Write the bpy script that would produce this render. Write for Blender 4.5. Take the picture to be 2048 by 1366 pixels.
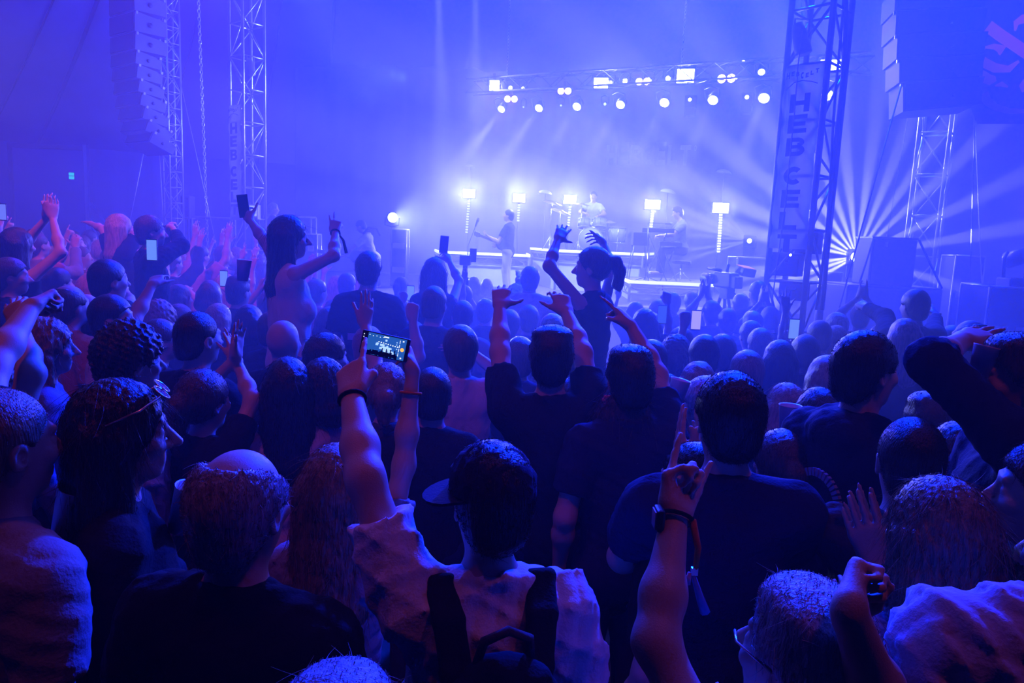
import bpy, bmesh, math, random
import numpy as np
from mathutils import Vector, Matrix
random.seed(7)
for _o in list(bpy.data.objects): bpy.data.objects.remove(_o)
S = bpy.context.scene
COL = S.collection
PI = math.pi

# ------------------------------------------------------------------ camera
EYE = Vector((0, 0, 2.12)); PITCH = math.radians(8.08); ROLL = 0.043; FPX = 1430.0
_f = Vector((0, math.cos(PITCH), -math.sin(PITCH)))
_r0 = Vector((1, 0, 0)); _u0 = Vector((0, math.sin(PITCH), math.cos(PITCH)))
_r = _r0*math.cos(ROLL) + _u0*math.sin(ROLL)
_u = _u0*math.cos(ROLL) - _r0*math.sin(ROLL)
cam_data = bpy.data.cameras.new('camera'); cam = bpy.data.objects.new('camera', cam_data); COL.objects.link(cam)
cam_data.sensor_width = 36; cam_data.lens = 36*FPX/2048; cam_data.clip_start = 0.05; cam_data.clip_end = 200
cam.matrix_world = Matrix(((_r.x, _u.x, -_f.x, EYE.x), (_r.y, _u.y, -_f.y, EYE.y), (_r.z, _u.z, -_f.z, EYE.z), (0, 0, 0, 1)))
S.camera = cam

def at(px, py, y):
    """the place in the hall that the photograph shows at (px, py), y metres ahead of the camera"""
    d = _f + _r*((px-1024)/FPX) - _u*((py-683)/FPX)
    return EYE + d*(y/d.y)

# ------------------------------------------------------------------ exposure, haze, lights
S.view_settings.view_transform = 'Standard'; S.view_settings.look = 'None'
S.view_settings.gamma = 1; S.view_settings.exposure = 0
S.view_settings.use_curve_mapping = False
S.cycles.max_bounces = 3; S.cycles.diffuse_bounces = 2; S.cycles.glossy_bounces = 2; S.cycles.transmission_bounces = 3
S.cycles.volume_bounces = 0; S.cycles.transparent_max_bounces = 6
S.cycles.caustics_reflective = False; S.cycles.caustics_refractive = False
S.cycles.sample_clamp_indirect = 3; S.cycles.sample_clamp_direct = 0
S.cycles.use_denoising = True; S.cycles.use_adaptive_sampling = True; S.cycles.adaptive_threshold = 0.035; S.cycles.adaptive_min_samples = 12

W = bpy.data.worlds.new('night'); S.world = W; W.use_nodes = True
nt = W.node_tree; nt.nodes.clear()
wo = nt.nodes.new('ShaderNodeOutputWorld'); bg = nt.nodes.new('ShaderNodeBackground')
bg.inputs['Color'].default_value = (0.004, 0.006, 0.05, 1); bg.inputs['Strength'].default_value = 0.0
vs = nt.nodes.new('ShaderNodeVolumeScatter'); vs.inputs['Color'].default_value = (1, 1, 1, 1); vs.inputs['Anisotropy'].default_value = 0.35
# the smoke hangs round the stage and thins out over the back of the crowd
geo = nt.nodes.new('ShaderNodeNewGeometry'); sep = nt.nodes.new('ShaderNodeSeparateXYZ'); nt.links.new(geo.outputs['Position'], sep.inputs[0])
mr = nt.nodes.new('ShaderNodeMapRange'); mr.interpolation_type = 'SMOOTHSTEP'
for k, v in (('From Min', 1.5), ('From Max', 4.6), ('To Min', .004), ('To Max', .050)): mr.inputs[k].default_value = v
nt.links.new(sep.outputs['Y'], mr.inputs['Value'])
wn = nt.nodes.new('ShaderNodeTexNoise'); wn.inputs['Scale'].default_value = .42; wn.inputs['Detail'].default_value = 2; wn.inputs['Distortion'].default_value = .6
nt.links.new(geo.outputs['Position'], wn.inputs['Vector'])
wm = nt.nodes.new('ShaderNodeMapRange')
for k, v in (('From Min', .30), ('From Max', .70), ('To Min', .55), ('To Max', 1.45)): wm.inputs[k].default_value = v
nt.links.new(wn.outputs['Fac'], wm.inputs['Value'])
mr2 = nt.nodes.new('ShaderNodeMapRange'); mr2.interpolation_type = 'SMOOTHSTEP'
for k, v in (('From Min', 16.2), ('From Max', 19.6), ('To Min', 0.), ('To Max', .075)): mr2.inputs[k].default_value = v
nt.links.new(sep.outputs['Y'], mr2.inputs['Value'])
mp_ = nt.nodes.new('ShaderNodeMapRange'); mp_.interpolation_type = 'SMOOTHSTEP'          # the pit and the stage front are clearer
for k, v in (('From Min', 8.0), ('From Max', 11.5), ('To Min', 1.), ('To Max', .38)): mp_.inputs[k].default_value = v
nt.links.new(sep.outputs['Y'], mp_.inputs['Value'])
m0 = nt.nodes.new('ShaderNodeMath'); m0.operation = 'MULTIPLY'; nt.links.new(mr.outputs[0], m0.inputs[0]); nt.links.new(mp_.outputs[0], m0.inputs[1])
mz = nt.nodes.new('ShaderNodeMapRange')
for k, v in (('From Min', 2.4), ('From Max', 6.0), ('To Min', 1.), ('To Max', .30)): mz.inputs[k].default_value = v
nt.links.new(sep.outputs['Z'], mz.inputs['Value'])
mm = nt.nodes.new('ShaderNodeMath'); mm.operation = 'MULTIPLY'; nt.links.new(m0.outputs[0], mm.inputs[0]); nt.links.new(mz.outputs[0], mm.inputs[1])
ad = nt.nodes.new('ShaderNodeMath'); ad.operation = 'ADD'; nt.links.new(mm.outputs[0], ad.inputs[0]); nt.links.new(mr2.outputs[0], ad.inputs[1])
ml = nt.nodes.new('ShaderNodeMath'); ml.operation = 'MULTIPLY'; nt.links.new(ad.outputs[0], ml.inputs[0]); nt.links.new(wm.outputs[0], ml.inputs[1])
nt.links.new(ml.outputs[0], vs.inputs['Density'])
nt.links.new(bg.outputs[0], wo.inputs['Surface']); nt.links.new(vs.outputs[0], wo.inputs['Volume'])
W.cycles.volume_step_size = 4.0; S.cycles.volume_max_steps = 9

BLUE = (0.045, 0.05, 1.0); ICE = (0.30, 0.42, 1.0); MAGENTA = (1.0, 0.10, 0.75)
def aim(o, target): o.rotation_euler = (Vector(target)-o.location).to_track_quat('-Z', 'Y').to_euler()
def spot(name, loc, target, watts, color, cone, blend=0.3, radius=0.05):
    l = bpy.data.lights.new(name, 'SPOT'); l.energy = watts; l.color = color
    l.spot_size = math.radians(cone); l.spot_blend = blend; l.shadow_soft_size = radius
    o = bpy.data.objects.new(name, l); o.location = loc; COL.objects.link(o); aim(o, target); return o
def area(name, loc, target, watts, color, sx, sy):
    l = bpy.data.lights.new(name, 'AREA'); l.energy = watts; l.color = color; l.shape = 'RECTANGLE'; l.size = sx; l.size_y = sy
    o = bpy.data.objects.new(name, l); o.location = loc; COL.objects.link(o); aim(o, target); return o

# ------------------------------------------------------------------ naming helpers
def tag(o, label=None, cat=None, group=None, kind=None):
    if label: o['label'] = label
    if cat: o['category'] = cat
    if group: o['group'] = group
    if kind: o['kind'] = kind
    return o
def thing(name, label, cat, loc=(0, 0, 0), rotz=0, group=None):
    o = bpy.data.objects.new(name, None); COL.objects.link(o); o.empty_display_size = 0.1
    o.location = loc; o.rotation_euler = (0, 0, rotz); return tag(o, label, cat, group)
def copy_tree(o, parent=None):
    c = o.copy(); COL.objects.link(c)
    if parent: c.parent = parent
    for ch in o.children: copy_tree(ch, c)
    return c

# ------------------------------------------------------------------ materials
MATS = {}
def mat(name, color=(.05, .05, .05), rough=.6, metal=0., emit=None, strength=0., noise=0., nscale=20., bump=0., bscale=40., stretch=None, sheen=0., trans=0., sss=0., color2=None):
    if name in MATS: return MATS[name]
    m = bpy.data.materials.new(name); m.use_nodes = True; n = m.node_tree; b = n.nodes['Principled BSDF']
    b.inputs['Base Color'].default_value = (*color, 1); b.inputs['Roughness'].default_value = rough; b.inputs['Metallic'].default_value = metal
    if emit:
        b.inputs['Emission Color'].default_value = (*emit, 1); b.inputs['Emission Strength'].default_value = strength
        m.cycles.emission_sampling = 'NONE'
    if sheen: b.inputs['Sheen Weight'].default_value = sheen
    if noise or bump:
        tc = n.nodes.new('ShaderNodeTexCoord'); mp = n.nodes.new('ShaderNodeMapping'); n.links.new(tc.outputs['Object'], mp.inputs[0])
        if stretch: mp.inputs['Scale'].default_value = stretch
    if noise:
        tx = n.nodes.new('ShaderNodeTexNoise'); tx.inputs['Scale'].default_value = nscale; tx.inputs['Detail'].default_value = 4
        n.links.new(mp.outputs[0], tx.inputs['Vector']); rp = n.nodes.new('ShaderNodeValToRGB')
        c2 = color2 or tuple(c*(1-noise) for c in color)
        rp.color_ramp.elements[0].color = (*c2, 1); rp.color_ramp.elements[1].color = (*color, 1)
        rp.color_ramp.elements[0].position = .35; rp.color_ramp.elements[1].position = .65
        n.links.new(tx.outputs[0], rp.inputs[0]); n.links.new(rp.outputs[0], b.inputs['Base Color'])
    if bump:
        t2 = n.nodes.new('ShaderNodeTexNoise'); t2.inputs['Scale'].default_value = bscale; t2.inputs['Detail'].default_value = 3
        n.links.new(mp.outputs[0], t2.inputs['Vector']); bp = n.nodes.new('ShaderNodeBump'); bp.inputs['Strength'].default_value = bump; bp.inputs['Distance'].default_value = .01
        n.links.new(t2.outputs[0], bp.inputs['Height']); n.links.new(bp.outputs[0], b.inputs['Normal'])
    MATS[name] = m; return m

# ------------------------------------------------------------------ hard-surface meshes
class MB:
    """collects shapes into one mesh"""
    def __init__(s): s.v = []; s.f = []; s.sm = []
    def add(s, v, f, smooth=False):
        n = len(s.v); s.v += [tuple(p) for p in v]; s.f += [tuple(i+n for i in q) for q in f]; s.sm += [smooth]*len(f); return s
    def box(s, c, size, m=None, taper=1.0, bev=0.0):
        x, y, z = (k/2 for k in size); c = Vector(c)
        if bev:
            bm = bmesh.new(); bmesh.ops.create_cube(bm, size=1)
            for v in bm.verts: v.co = Vector((v.co.x*size[0], v.co.y*size[1], v.co.z*size[2]))
            bmesh.ops.bevel(bm, geom=bm.edges[:], offset=bev, segments=2, affect='EDGES', profile=.5)
            bm.verts.index_update(); pts = [v.co.copy() for v in bm.verts]; fs = [[v.index for v in f.verts] for f in bm.faces]; bm.free()
        else:
            pts = [Vector((a*x*(taper if k > 0 else 1), b*y*(taper if k > 0 else 1), k*z)) for a in (-1, 1) for b in (-1, 1) for k in (-1, 1)]
            fs = [(0, 1, 3, 2), (4, 6, 7, 5), (0, 4, 5, 1), (2, 3, 7, 6), (0, 2, 6, 4), (1, 5, 7, 3)]
        return s.add([(m @ p if m else p) + c for p in pts], fs)
    def tube(s, pts, r, n=8, r2=None, closed=False):
        pts = [Vector(p) for p in pts]; N = len(pts); vs = []; fs = []; prev = None
        for i, p in enumerate(pts):
            t = (pts[(i+1) % N if closed else min(i+1, N-1)] - pts[(i-1) % N if closed else max(i-1, 0)])
            t = t.normalized() if t.length > 1e-9 else Vector((0, 0, 1))
            if prev is None: a = t.orthogonal().normalized()
            else:
                a = prev - t*prev.dot(t); a = a.normalized() if a.length > 1e-6 else t.orthogonal().normalized()
            prev = a; b = t.cross(a); rr = r if r2 is None else r + (r2-r)*i/max(1, N-1)
            for k in range(n):
                an = 2*PI*k/n; vs.append(p + (a*math.cos(an)+b*math.sin(an))*rr)
        for i in range(N if closed else N-1):
            j = (i+1) % N
            for k in range(n): fs.append((i*n+k, i*n+(k+1) % n, j*n+(k+1) % n, j*n+k))
        if not closed: fs += [tuple(range(n))[::-1], tuple((N-1)*n+k for k in range(n))]
        return s.add(vs, fs, True)
    def disc(s, c, axis, r, h, n=24, r2=None):
        c = Vector(c); a = Vector(axis).normalized(); return s.tube([c-a*h/2, c+a*h/2], r, n, r2)
    def lathe(s, prof, c=(0, 0, 0), axis=(0, 0, 1), n=24):
        c = Vector(c); q = Vector((0, 0, 1)).rotation_difference(Vector(axis).normalized()); vs = []; fs = []
        for (r, z) in prof:
            for k in range(n):
                an = 2*PI*k/n; vs.append(c + q @ Vector((r*math.cos(an), r*math.sin(an), z)))
        for i in range(len(prof)-1):
            for k in range(n): fs.append((i*n+k, i*n+(k+1) % n, (i+1)*n+(k+1) % n, (i+1)*n+k))
        fs += [tuple(range(n))[::-1], tuple((len(prof)-1)*n+k for k in range(n))]
        return s.add(vs, fs, True)
    def prism(s, poly, org, ax, ay, depth):
        """a flat outline given in the (ax, ay) plane at org, extruded by vector depth"""
        org, ax, ay, depth = map(Vector, (org, ax, ay, depth)); n = len(poly)
        p = [org + ax*x + ay*y for x, y in poly]
        return s.add(p + [q+depth for q in p], [tuple(range(n))[::-1], tuple(range(n, 2*n))] + [(i, (i+1) % n, n+(i+1) % n, n+i) for i in range(n)])
    def build(s, name, m, parent=None, smooth=None):
        me = bpy.data.meshes.new(name); me.from_pydata(s.v, [], s.f); me.materials.append(m)
        bm = bmesh.new(); bm.from_mesh(me); bmesh.ops.recalc_face_normals(bm, faces=bm.faces[:]); bm.to_mesh(me); bm.free()
        me.polygons.foreach_set('use_smooth', s.sm if smooth is None else [smooth]*len(s.f))
        o = bpy.data.objects.new(name, me); COL.objects.link(o)
        if parent is not None: o.parent = parent
        return o
def rotm(z=0, x=0, y=0): return Matrix.Rotation(z, 3, 'Z') @ Matrix.Rotation(y, 3, 'Y') @ Matrix.Rotation(x, 3, 'X')

# block capitals as outlines in a unit square (x right, y up)
def _bars(*r): return [[(a, b), (c, b), (c, d), (a, d)] for a, b, c, d in r]
def _ring(cx, cy, rx, ry, t, a0, a1, n=14):
    o = [(cx+rx*math.cos(a0+(a1-a0)*i/n), cy+ry*math.sin(a0+(a1-a0)*i/n)) for i in range(n+1)]
    i_ = [(cx+(rx-t)*math.cos(a0+(a1-a0)*i/n), cy+(ry-t)*math.sin(a0+(a1-a0)*i/n)) for i in range(n+1)]
    return [[o[i], o[i+1], i_[i+1], i_[i]] for i in range(n)]
GLYPH = {
 'H': _bars((0, 0, .28, 1), (.72, 0, 1, 1), (.28, .38, .72, .62)),
 'E': _bars((0, 0, .3, 1), (.3, 0, .95, .24), (.3, .39, .88, .61), (.3, .76, .95, 1)),
 'B': _bars((0, 0, .3, 1), (.3, 0, .62, .22), (.3, .41, .62, .6), (.3, .78, .6, 1)) + _ring(.6, .3, .36, .3, .24, -PI/2, PI/2, 8) + _ring(.58, .745, .33, .255, .22, -PI/2, PI/2, 8),
 'C': _ring(.52, .5, .5, .5, .27, PI*.26, PI*1.74),
 'L': _bars((0, 0, .3, 1), (.3, 0, .92, .25)),
 'T': _bars((.34, 0, .66, .76), (0, .76, 1, 1)),
 'O': _ring(.5, .5, .5, .5, .27, 0, 2*PI, 20),
 '\u00b0': _ring(.2, .85, .15, .15, .06, 0, 2*PI, 10),
}
def glyph(mb, ch, org, ax, ay, depth):
    for poly in GLYPH[ch]: mb.prism(poly, org, ax, ay, depth)

# ------------------------------------------------------------------ people: smooth solid modelling on a grid
import openvdb
def smin(a, b, k):
    if k <= 0: return np.minimum(a, b)
    h = np.maximum(k-np.abs(a-b), 0)/k; return np.minimum(a, b) - h*h*k*.25
class Solid:
    """a list of rounded shapes that melt into one continuous surface"""
    def __init__(s): s.p = []; s.cuts = []
    def cap(s, a, b, ra, rb=None, k=.03, sub=False, flat=None):
        rb = ra if rb is None else rb; a = np.array(a, np.float32); b = np.array(b, np.float32); r = max(ra, rb)
        s.p.append(('c', a, b, ra, rb, k, sub, np.minimum(a, b)-r, np.maximum(a, b)+r, flat)); return s
    def ell(s, c, r, k=.03, sub=False, rx=0., rz=0.):
        c = np.array(c, np.float32); r = np.array(r, np.float32); m = float(r.max()) if (rx or rz) else r
        s.p.append(('e', c, r, rx, rz, k, sub, c-m, c+m)); return s
    def cut(s, pt, n): s.cuts.append((np.array(pt, np.float32), np.array(n, np.float32)/np.linalg.norm(n))); return s
    def mesh(s, name, h, wrinkle=None, m=None):
        lo = np.min([q[7] for q in s.p if not q[6]], 0)-4*h; hi = np.max([q[8] for q in s.p if not q[6]], 0)+4*h
        N = np.ceil((hi-lo)/h).astype(int)+1; F = np.full(N, .2, np.float32)
        ax = [lo[i]+h*np.arange(N[i], dtype=np.float32) for i in range(3)]
        for q in s.p:
            k = q[5]; mg = max(k, 0)+3*h
            i0 = np.clip(np.floor((q[7]-mg-lo)/h).astype(int), 0, N); i1 = np.clip(np.ceil((q[8]+mg-lo)/h).astype(int)+1, 0, N)
            if (i1 <= i0).any(): continue
            sl = tuple(slice(i0[i], i1[i]) for i in range(3))
            X = ax[0][sl[0]][:, None, None]; Y = ax[1][sl[1]][None, :, None]; Z = ax[2][sl[2]][None, None, :]
            if q[0] == 'c':
                a, b, ra, rb = q[1:5]; d = b-a; L2 = max(float(d@d), 1e-9)
                t0 = ((X-a[0])*d[0]+(Y-a[1])*d[1]+(Z-a[2])*d[2])/L2; t = np.clip(t0, 0, 1)
                D = np.sqrt((X-a[0]-t*d[0])**2+(Y-a[1]-t*d[1])**2+(Z-a[2]-t*d[2])**2)-(ra+(rb-ra)*t)
                if q[9]: D = np.maximum(D, (t0-1)*math.sqrt(L2)-q[9])
            else:
                c, r, rx, rz = q[1:5]; x, y, z = X-c[0], Y-c[1], Z-c[2]
                if rz: co, si = math.cos(rz), math.sin(rz); x, y = x*co+y*si, -x*si+y*co
                if rx: co, si = math.cos(rx), math.sin(rx); y, z = y*co+z*si, -y*si+z*co
                k0 = np.sqrt((x/r[0])**2+(y/r[1])**2+(z/r[2])**2); k1 = np.sqrt((x/r[0]**2)**2+(y/r[1]**2)**2+(z/r[2]**2)**2)
                D = k0*(k0-1)/np.maximum(k1, 1e-6)
            F[sl] = -smin(-F[sl], D, k) if q[6] else smin(F[sl], D, k)
        X = ax[0][:, None, None]; Y = ax[1][None, :, None]; Z = ax[2][None, None, :]
        if wrinkle is not None: F = F + wrinkle(X, Y, Z).astype(np.float32)
        for pt, n in s.cuts: F = np.maximum(F, (X-pt[0])*n[0]+(Y-pt[1])*n[1]+(Z-pt[2])*n[2])
        F = np.minimum(F, .2).astype(np.float32)
        g = openvdb.FloatGrid(.2); g.copyFromArray(np.ascontiguousarray(F)); V, Q = g.convertToQuads(0.0)
        V = V.astype(np.float32)*h+lo
        me = bpy.data.meshes.new(name); nv, nq = len(V), len(Q)
        me.vertices.add(nv); me.vertices.foreach_set('co', V.ravel())
        me.loops.add(nq*4); me.loops.foreach_set('vertex_index', Q[:, ::-1].astype(np.int32).ravel())
        me.polygons.add(nq); me.polygons.foreach_set('loop_start', np.arange(0, nq*4, 4, dtype=np.int32))
        me.polygons.foreach_set('use_smooth', np.ones(nq, bool)); me.update(); me.validate()
        if m: me.materials.append(m)
        return me
def folds(amp, scale, seed, ax=(1, 1, 1)):
    rs = np.random.RandomState(seed); ks = rs.normal(size=(5, 3))*np.array(ax)*scale; ph = rs.uniform(0, 6.3, 5)
    def fn(X, Y, Z):
        o = 0
        for i in range(5):
            w = np.sin(X*ks[i, 0]+Y*ks[i, 1]+Z*ks[i, 2]+ph[i]); o = o + (1-np.abs(w))**2*(1 if i % 2 else -1)
        return o*amp
    return fn

FINGER = dict(i=(.036, .090, (.044, .027, .022)), m=(.012, .095, (.048, .031, .023)), r=(-.011, .090, (.044, .028, .022)), p=(-.033, .080, (.034, .021, .019)))
# curl of the three joints of index, middle, ring, little finger (degrees), then the thumb: (lift away from the palm side, curl)
HANDS = {
 'open': ((8, 8, 5), (5, 8, 5), (8, 10, 6), (12, 10, 8), (50, 10)), 'flat': ((4, 3, 2), (2, 3, 2), (3, 4, 2), (6, 5, 3), (22, 5)),
 'relaxed': ((25, 30, 20), (32, 36, 22), (38, 40, 25), (42, 40, 25), (40, 15)), 'fist': ((80, 95, 60), (84, 98, 60), (86, 98, 60), (88, 95, 60), (25, 55)),
 'point': ((5, 6, 4), (80, 92, 55), (85, 95, 60), (86, 95, 60), (35, 50)), 'peace': ((2, 4, 3), (3, 4, 3), (84, 95, 60), (86, 95, 60), (25, 60)),
 'horns': ((4, 6, 4), (82, 95, 60), (85, 95, 60), (6, 8, 5), (30, 55)), 'hold': ((35, 45, 30), (42, 48, 32), (48, 50, 32), (50, 48, 30), (60, 12)),
 'droop': ((35, 25, 15), (45, 30, 20), (52, 34, 20), (55, 34, 20), (45, 15)), 'claw': ((20, 45, 30), (22, 48, 32), (26, 50, 32), (30, 48, 30), (60, 20)),
}
def hand(S_, w, d, n, pose, thumb, h, sc=1.0):
    """w wrist, d towards the fingers, n out of the palm, thumb = +1/-1: which side the thumb leaves"""
    w = Vector(w); d = Vector(d).normalized(); n = Vector(n); n = (n-d*n.dot(d)).normalized(); s = d.cross(n)*thumb
    fr = max(.0086, .72*h)*sc; P = HANDS[pose]; spread = {'open': .20, 'peace': .22, 'horns': .10, 'claw': .16}.get(pose, .05)
    for fi, key in enumerate('imrp'):
        sx, al, ln = FINGER[key]; kn = w + d*al*sc + s*sx*sc
        S_.cap(w + s*sx*.55*sc + d*.01, kn, .0155*sc, .0115*sc, .02)
        f = d + s*(sx*spread/.036); f.normalize(); a = 0; p = kn
        for j in range(3):
            a += math.radians(P[fi][j]); q = p + (f*math.cos(a)+n*math.sin(a))*ln[j]*sc
            S_.cap(p, q, fr*(1.08-.1*j), fr*(.98-.1*j), .005); p = q
    la, cu = P[4]; la = math.radians(la); b = w + d*.022*sc + s*.026*sc + n*.008*sc
    f = (d*math.cos(la)+s*math.sin(la)+n*.35).normalized(); p = b + f*.05*sc; S_.cap(b, p, .018*sc, .0125*sc, .02)
    t = -s if cu > 30 else d
    for j, L in enumerate((.034, .027)):
        f = (f*math.cos(math.radians(cu))+(t+n*.4).normalized()*math.sin(math.radians(cu))).normalized(); q = p + f*L*sc
        S_.cap(p, q, fr*(1.3-.12*j), fr*(1.15-.15*j), .006); p = q

def head_shape(S_, c, R, k=.02, nose=1.0, jaw=1.0):
    """c head centre; R turns head axes (x right, y face, z up) into body axes"""
    P = lambda x, y, z: Vector(c) + R @ Vector((x, y, z))
    rz = math.atan2(R[1][0], R[0][0]); rx = math.asin(max(-1, min(1, R[2][1])))
    E = lambda x, y, z, r, **q: S_.ell(P(x, y, z), r, rx=rx, rz=rz, **q)
    E(0, -.014, .022, (.077, .097, .097), k=.02); E(0, .022, -.045, (.060*jaw, .066, .074), k=.035)
    E(0, .062, -.093, (.026*jaw, .022, .022), k=.025)
    S_.cap(P(-.03, .080, .028), P(.03, .080, .028), .012, k=.015)
    for sg in (-1, 1):
        E(sg*.031, .096, .006, (.021, .015, .014), k=.012, sub=True); E(sg*.031, .077, .004, (.014, .013, .0125), k=.006)
        S_.cap(P(sg*.045, .066, -.022), P(sg*.03, .074, -.03), .018, .016, .02)
        E(sg*.078, -.010, -.010, (.010, .021, .033), k=.006); E(sg*.084, -.004, -.010, (.006, .012, .021), k=.005, sub=True)
    S_.cap(P(0, .086, .014), P(0, .086+.030*nose, -.030), .0085, .0125, .012)
    for sg in (-1, 1): S_.cap(P(sg*.010, .100, -.034), P(sg*.012, .098, -.036), .009, k=.008)
    S_.cap(P(-.018, .082, -.062), P(.018, .082, -.062), .0085, k=.008); S_.cap(P(-.014, .081, -.074), P(.014, .081, -.074), .009, k=.006)

def hair_shape(style, c, R, sh, rs):
    """returns (solid, wrinkle) for a hair style; sh = height of the shoulder line below the head centre"""
    H = Solid(); P = lambda x, y, z: Vector(c) + R @ Vector((x, y, z))
    rz = math.atan2(R[1][0], R[0][0]); rx = math.asin(max(-1, min(1, R[2][1]))); E = lambda x, y, z, r, **q: H.ell(P(x, y, z), r, rx=rx, rz=rz, **q)
    wr = folds(.0013, 150, rs, (1, 1, .2)); t = .013
    if style == 'buzz': t = .0045; wr = folds(.0003, 150, rs)
    if style in ('curly', 'afro'): t = .03; wr = folds(.0065, 75, rs)
    if style == 'spiky': t = .012; wr = folds(.003, 200, rs)
    E(0, -.016, .024, (.078+t, .098+t, .098+t*(1.5 if style in ('curly', 'quiff', 'messy') else 1)), k=.01)
    if style in ('quiff', 'messy'):
        E(0, .045, .098, (.055, .045, .032), k=.03); E(-.03, -.02, .105, (.05, .06, .025), k=.03); E(.035, .0, .105, (.045, .06, .024), k=.03)
    if style in ('short', 'quiff', 'messy', 'spiky', 'buzz', 'curly'):
        E(0, -.066, -.05, (.062+t*.4, .042+t*.3, .055), k=.03)
        H.ell(P(0, .085, -.055), (.12, .088, .115), k=.012, sub=True, rx=rx, rz=rz)       # face opening
        for sg in (-1, 1): E(sg*.088, .006, -.035, (.03, .036, .05), k=.01, sub=True)      # round the ears
        H.cut(P(0, -.08, -.105 if style != 'buzz' else -.085), R @ Vector((0, .25, -1)))
    elif style == 'horseshoe':
        E(0, .05, .10, (.075, .13, .10), k=.02, sub=True); E(0, .085, -.055, (.12, .09, .12), k=.012, sub=True)
        E(0, -.066, -.05, (.062, .042, .055), k=.03)
        for sg in (-1, 1): E(sg*.088, .006, -.035, (.03, .036, .05), k=.01, sub=True)
        H.cut(P(0, -.08, -.105), R @ Vector((0, .25, -1)))
    else:
        L = {'long': sh+.20, 'wavy': sh+.17, 'verylong': sh+.32, 'bob': .15, 'tied': .02, 'pony': .02, 'bun': .02}.get(style, sh)
        if style in ('tied', 'pony', 'bun'):
            E(0, .085, -.06, (.115, .085, .118), k=.012, sub=True); H.cut(P(0, -.07, -.08), R @ Vector((0, .5, -1)))
            for sg in (-1, 1): E(sg*.088, .01, -.035, (.026, .03, .045), k=.01, sub=True)
            if style == 'pony':
                pts = [(0, -.105, .055), (.0, -.15, .05), (.005, -.172, -.01), (.008, -.165, -.09), (.0, -.150, -.17), (.0, -.145, -.24)]; rr = [.018, .03, .036, .033, .024, .006]
                for i in range(5): H.cap(P(*pts[i]), P(*pts[i+1]), rr[i], rr[i+1], .015)
            elif style == 'bun': E(0, -.075, .115, (.042, .042, .036), k=.01)
            else:
                E(0, -.12, .0, (.04, .04, .05), k=.02); H.cap(P(0, -.13, 0), P(0, -.12, -.14), .04, .02, .03)
        else:
            back = Vector((0, -.055, 0)); up = R @ Vector((0, 0, 1))
            for sg in (-1, -.5, 0, .5, 1):
                a = P(sg*.062, -.05-.03*(1-abs(sg)), .0); b = Vector((a.x*1.12, a.y-.012, a.z-L*.55)); e = Vector((a.x*1.18+.01*sg, a.y+.0, a.z-L))
                H.cap(a, b, .045, .046, .03); H.cap(b, e, .044, .012, .03)
            for sg in (-1, 1):
                a = P(sg*.075, .0, .0); b = a + Vector((.012*sg, .0, -min(L, .20))); H.cap(a, b, .026, .02, .02)
            E(0, .095, -.055, (.066, .088, .115), k=.015, sub=True)
            wr = folds(.0024, 190, rs, (1, 1, .10)) if style not in ('wavy',) else folds(.005, 80, rs, (1, 1, .4))
    return H, wr

def strands(name, me, n, length, rad, spread, down, m, parent, seed):
    """fine loose hairs that stand off the hair's surface"""
    rs = np.random.RandomState(seed); nv = len(me.vertices)
    co = np.zeros(nv*3, np.float32); no = np.zeros(nv*3, np.float32)
    me.vertices.foreach_get('co', co); me.vertices.foreach_get('normal', no); co = co.reshape(-1, 3); no = no.reshape(-1, 3)
    ids = rs.randint(0, nv, n); p = co[ids]; nn = no[ids]; K = 5
    tang = np.stack([-nn[:, 0]*nn[:, 2], -nn[:, 1]*nn[:, 2], 1-nn[:, 2]**2], 1); tang = -tang/np.maximum(np.linalg.norm(tang, axis=1, keepdims=True), .2)
    d = nn*spread + tang*down + rs.normal(size=(n, 3))*.35; d /= np.linalg.norm(d, axis=1, keepdims=True)
    L = length*rs.uniform(.4, 1.3, (n, 1)); pts = np.zeros((n, K, 3), np.float32); bend = rs.normal(size=(n, 3))*.25 + np.array([0, 0, -.35*down])
    for j in range(K):
        t = j/(K-1); pts[:, j] = p - nn*.003 + d*L*t + bend*L*t*t
    hc = bpy.data.hair_curves.new(name); hc.add_curves([K]*n); hc.position_data.foreach_set('vector', pts.ravel())
    at_ = hc.attributes.get('radius') or hc.attributes.new('radius', 'FLOAT', 'POINT')
    at_.data.foreach_set('value', np.tile(np.linspace(1, .25, K)*rad, n).astype(np.float32))
    hc.materials.append(m); o = bpy.data.objects.new(name, hc); COL.objects.link(o); o.parent = parent; return o

SKIN = lambda: mat('skin', (.46, .30, .235), .5, bump=.1, bscale=300)
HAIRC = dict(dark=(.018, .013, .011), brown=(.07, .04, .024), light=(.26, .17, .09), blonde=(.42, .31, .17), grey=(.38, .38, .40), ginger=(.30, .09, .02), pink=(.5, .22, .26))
def hairm(c): return mat('hair_'+c, HAIRC[c], .38, noise=.5, nscale=90, bump=.5, bscale=220, stretch=(1, 1, .15))
TOPC = dict(black=(.012, .012, .014), navy=(.018, .024, .06), charcoal=(.05, .05, .055), grey=(.22, .22, .24), white=(.62, .62, .62), lilac=(.42, .40, .52), denim=(.10, .15, .30),
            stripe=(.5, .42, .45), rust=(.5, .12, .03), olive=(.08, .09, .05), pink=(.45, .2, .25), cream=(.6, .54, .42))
def topm(c):
    m = mat('cloth_'+c, TOPC[c], .9, bump=.25, bscale=130); m.node_tree.nodes['Principled BSDF'].inputs['Specular IOR Level'].default_value = .12; return m
def floor_z(x, y): return .075*max(0., -x-2.0)*min(1, max(0, (y-3)/2.))
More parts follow.
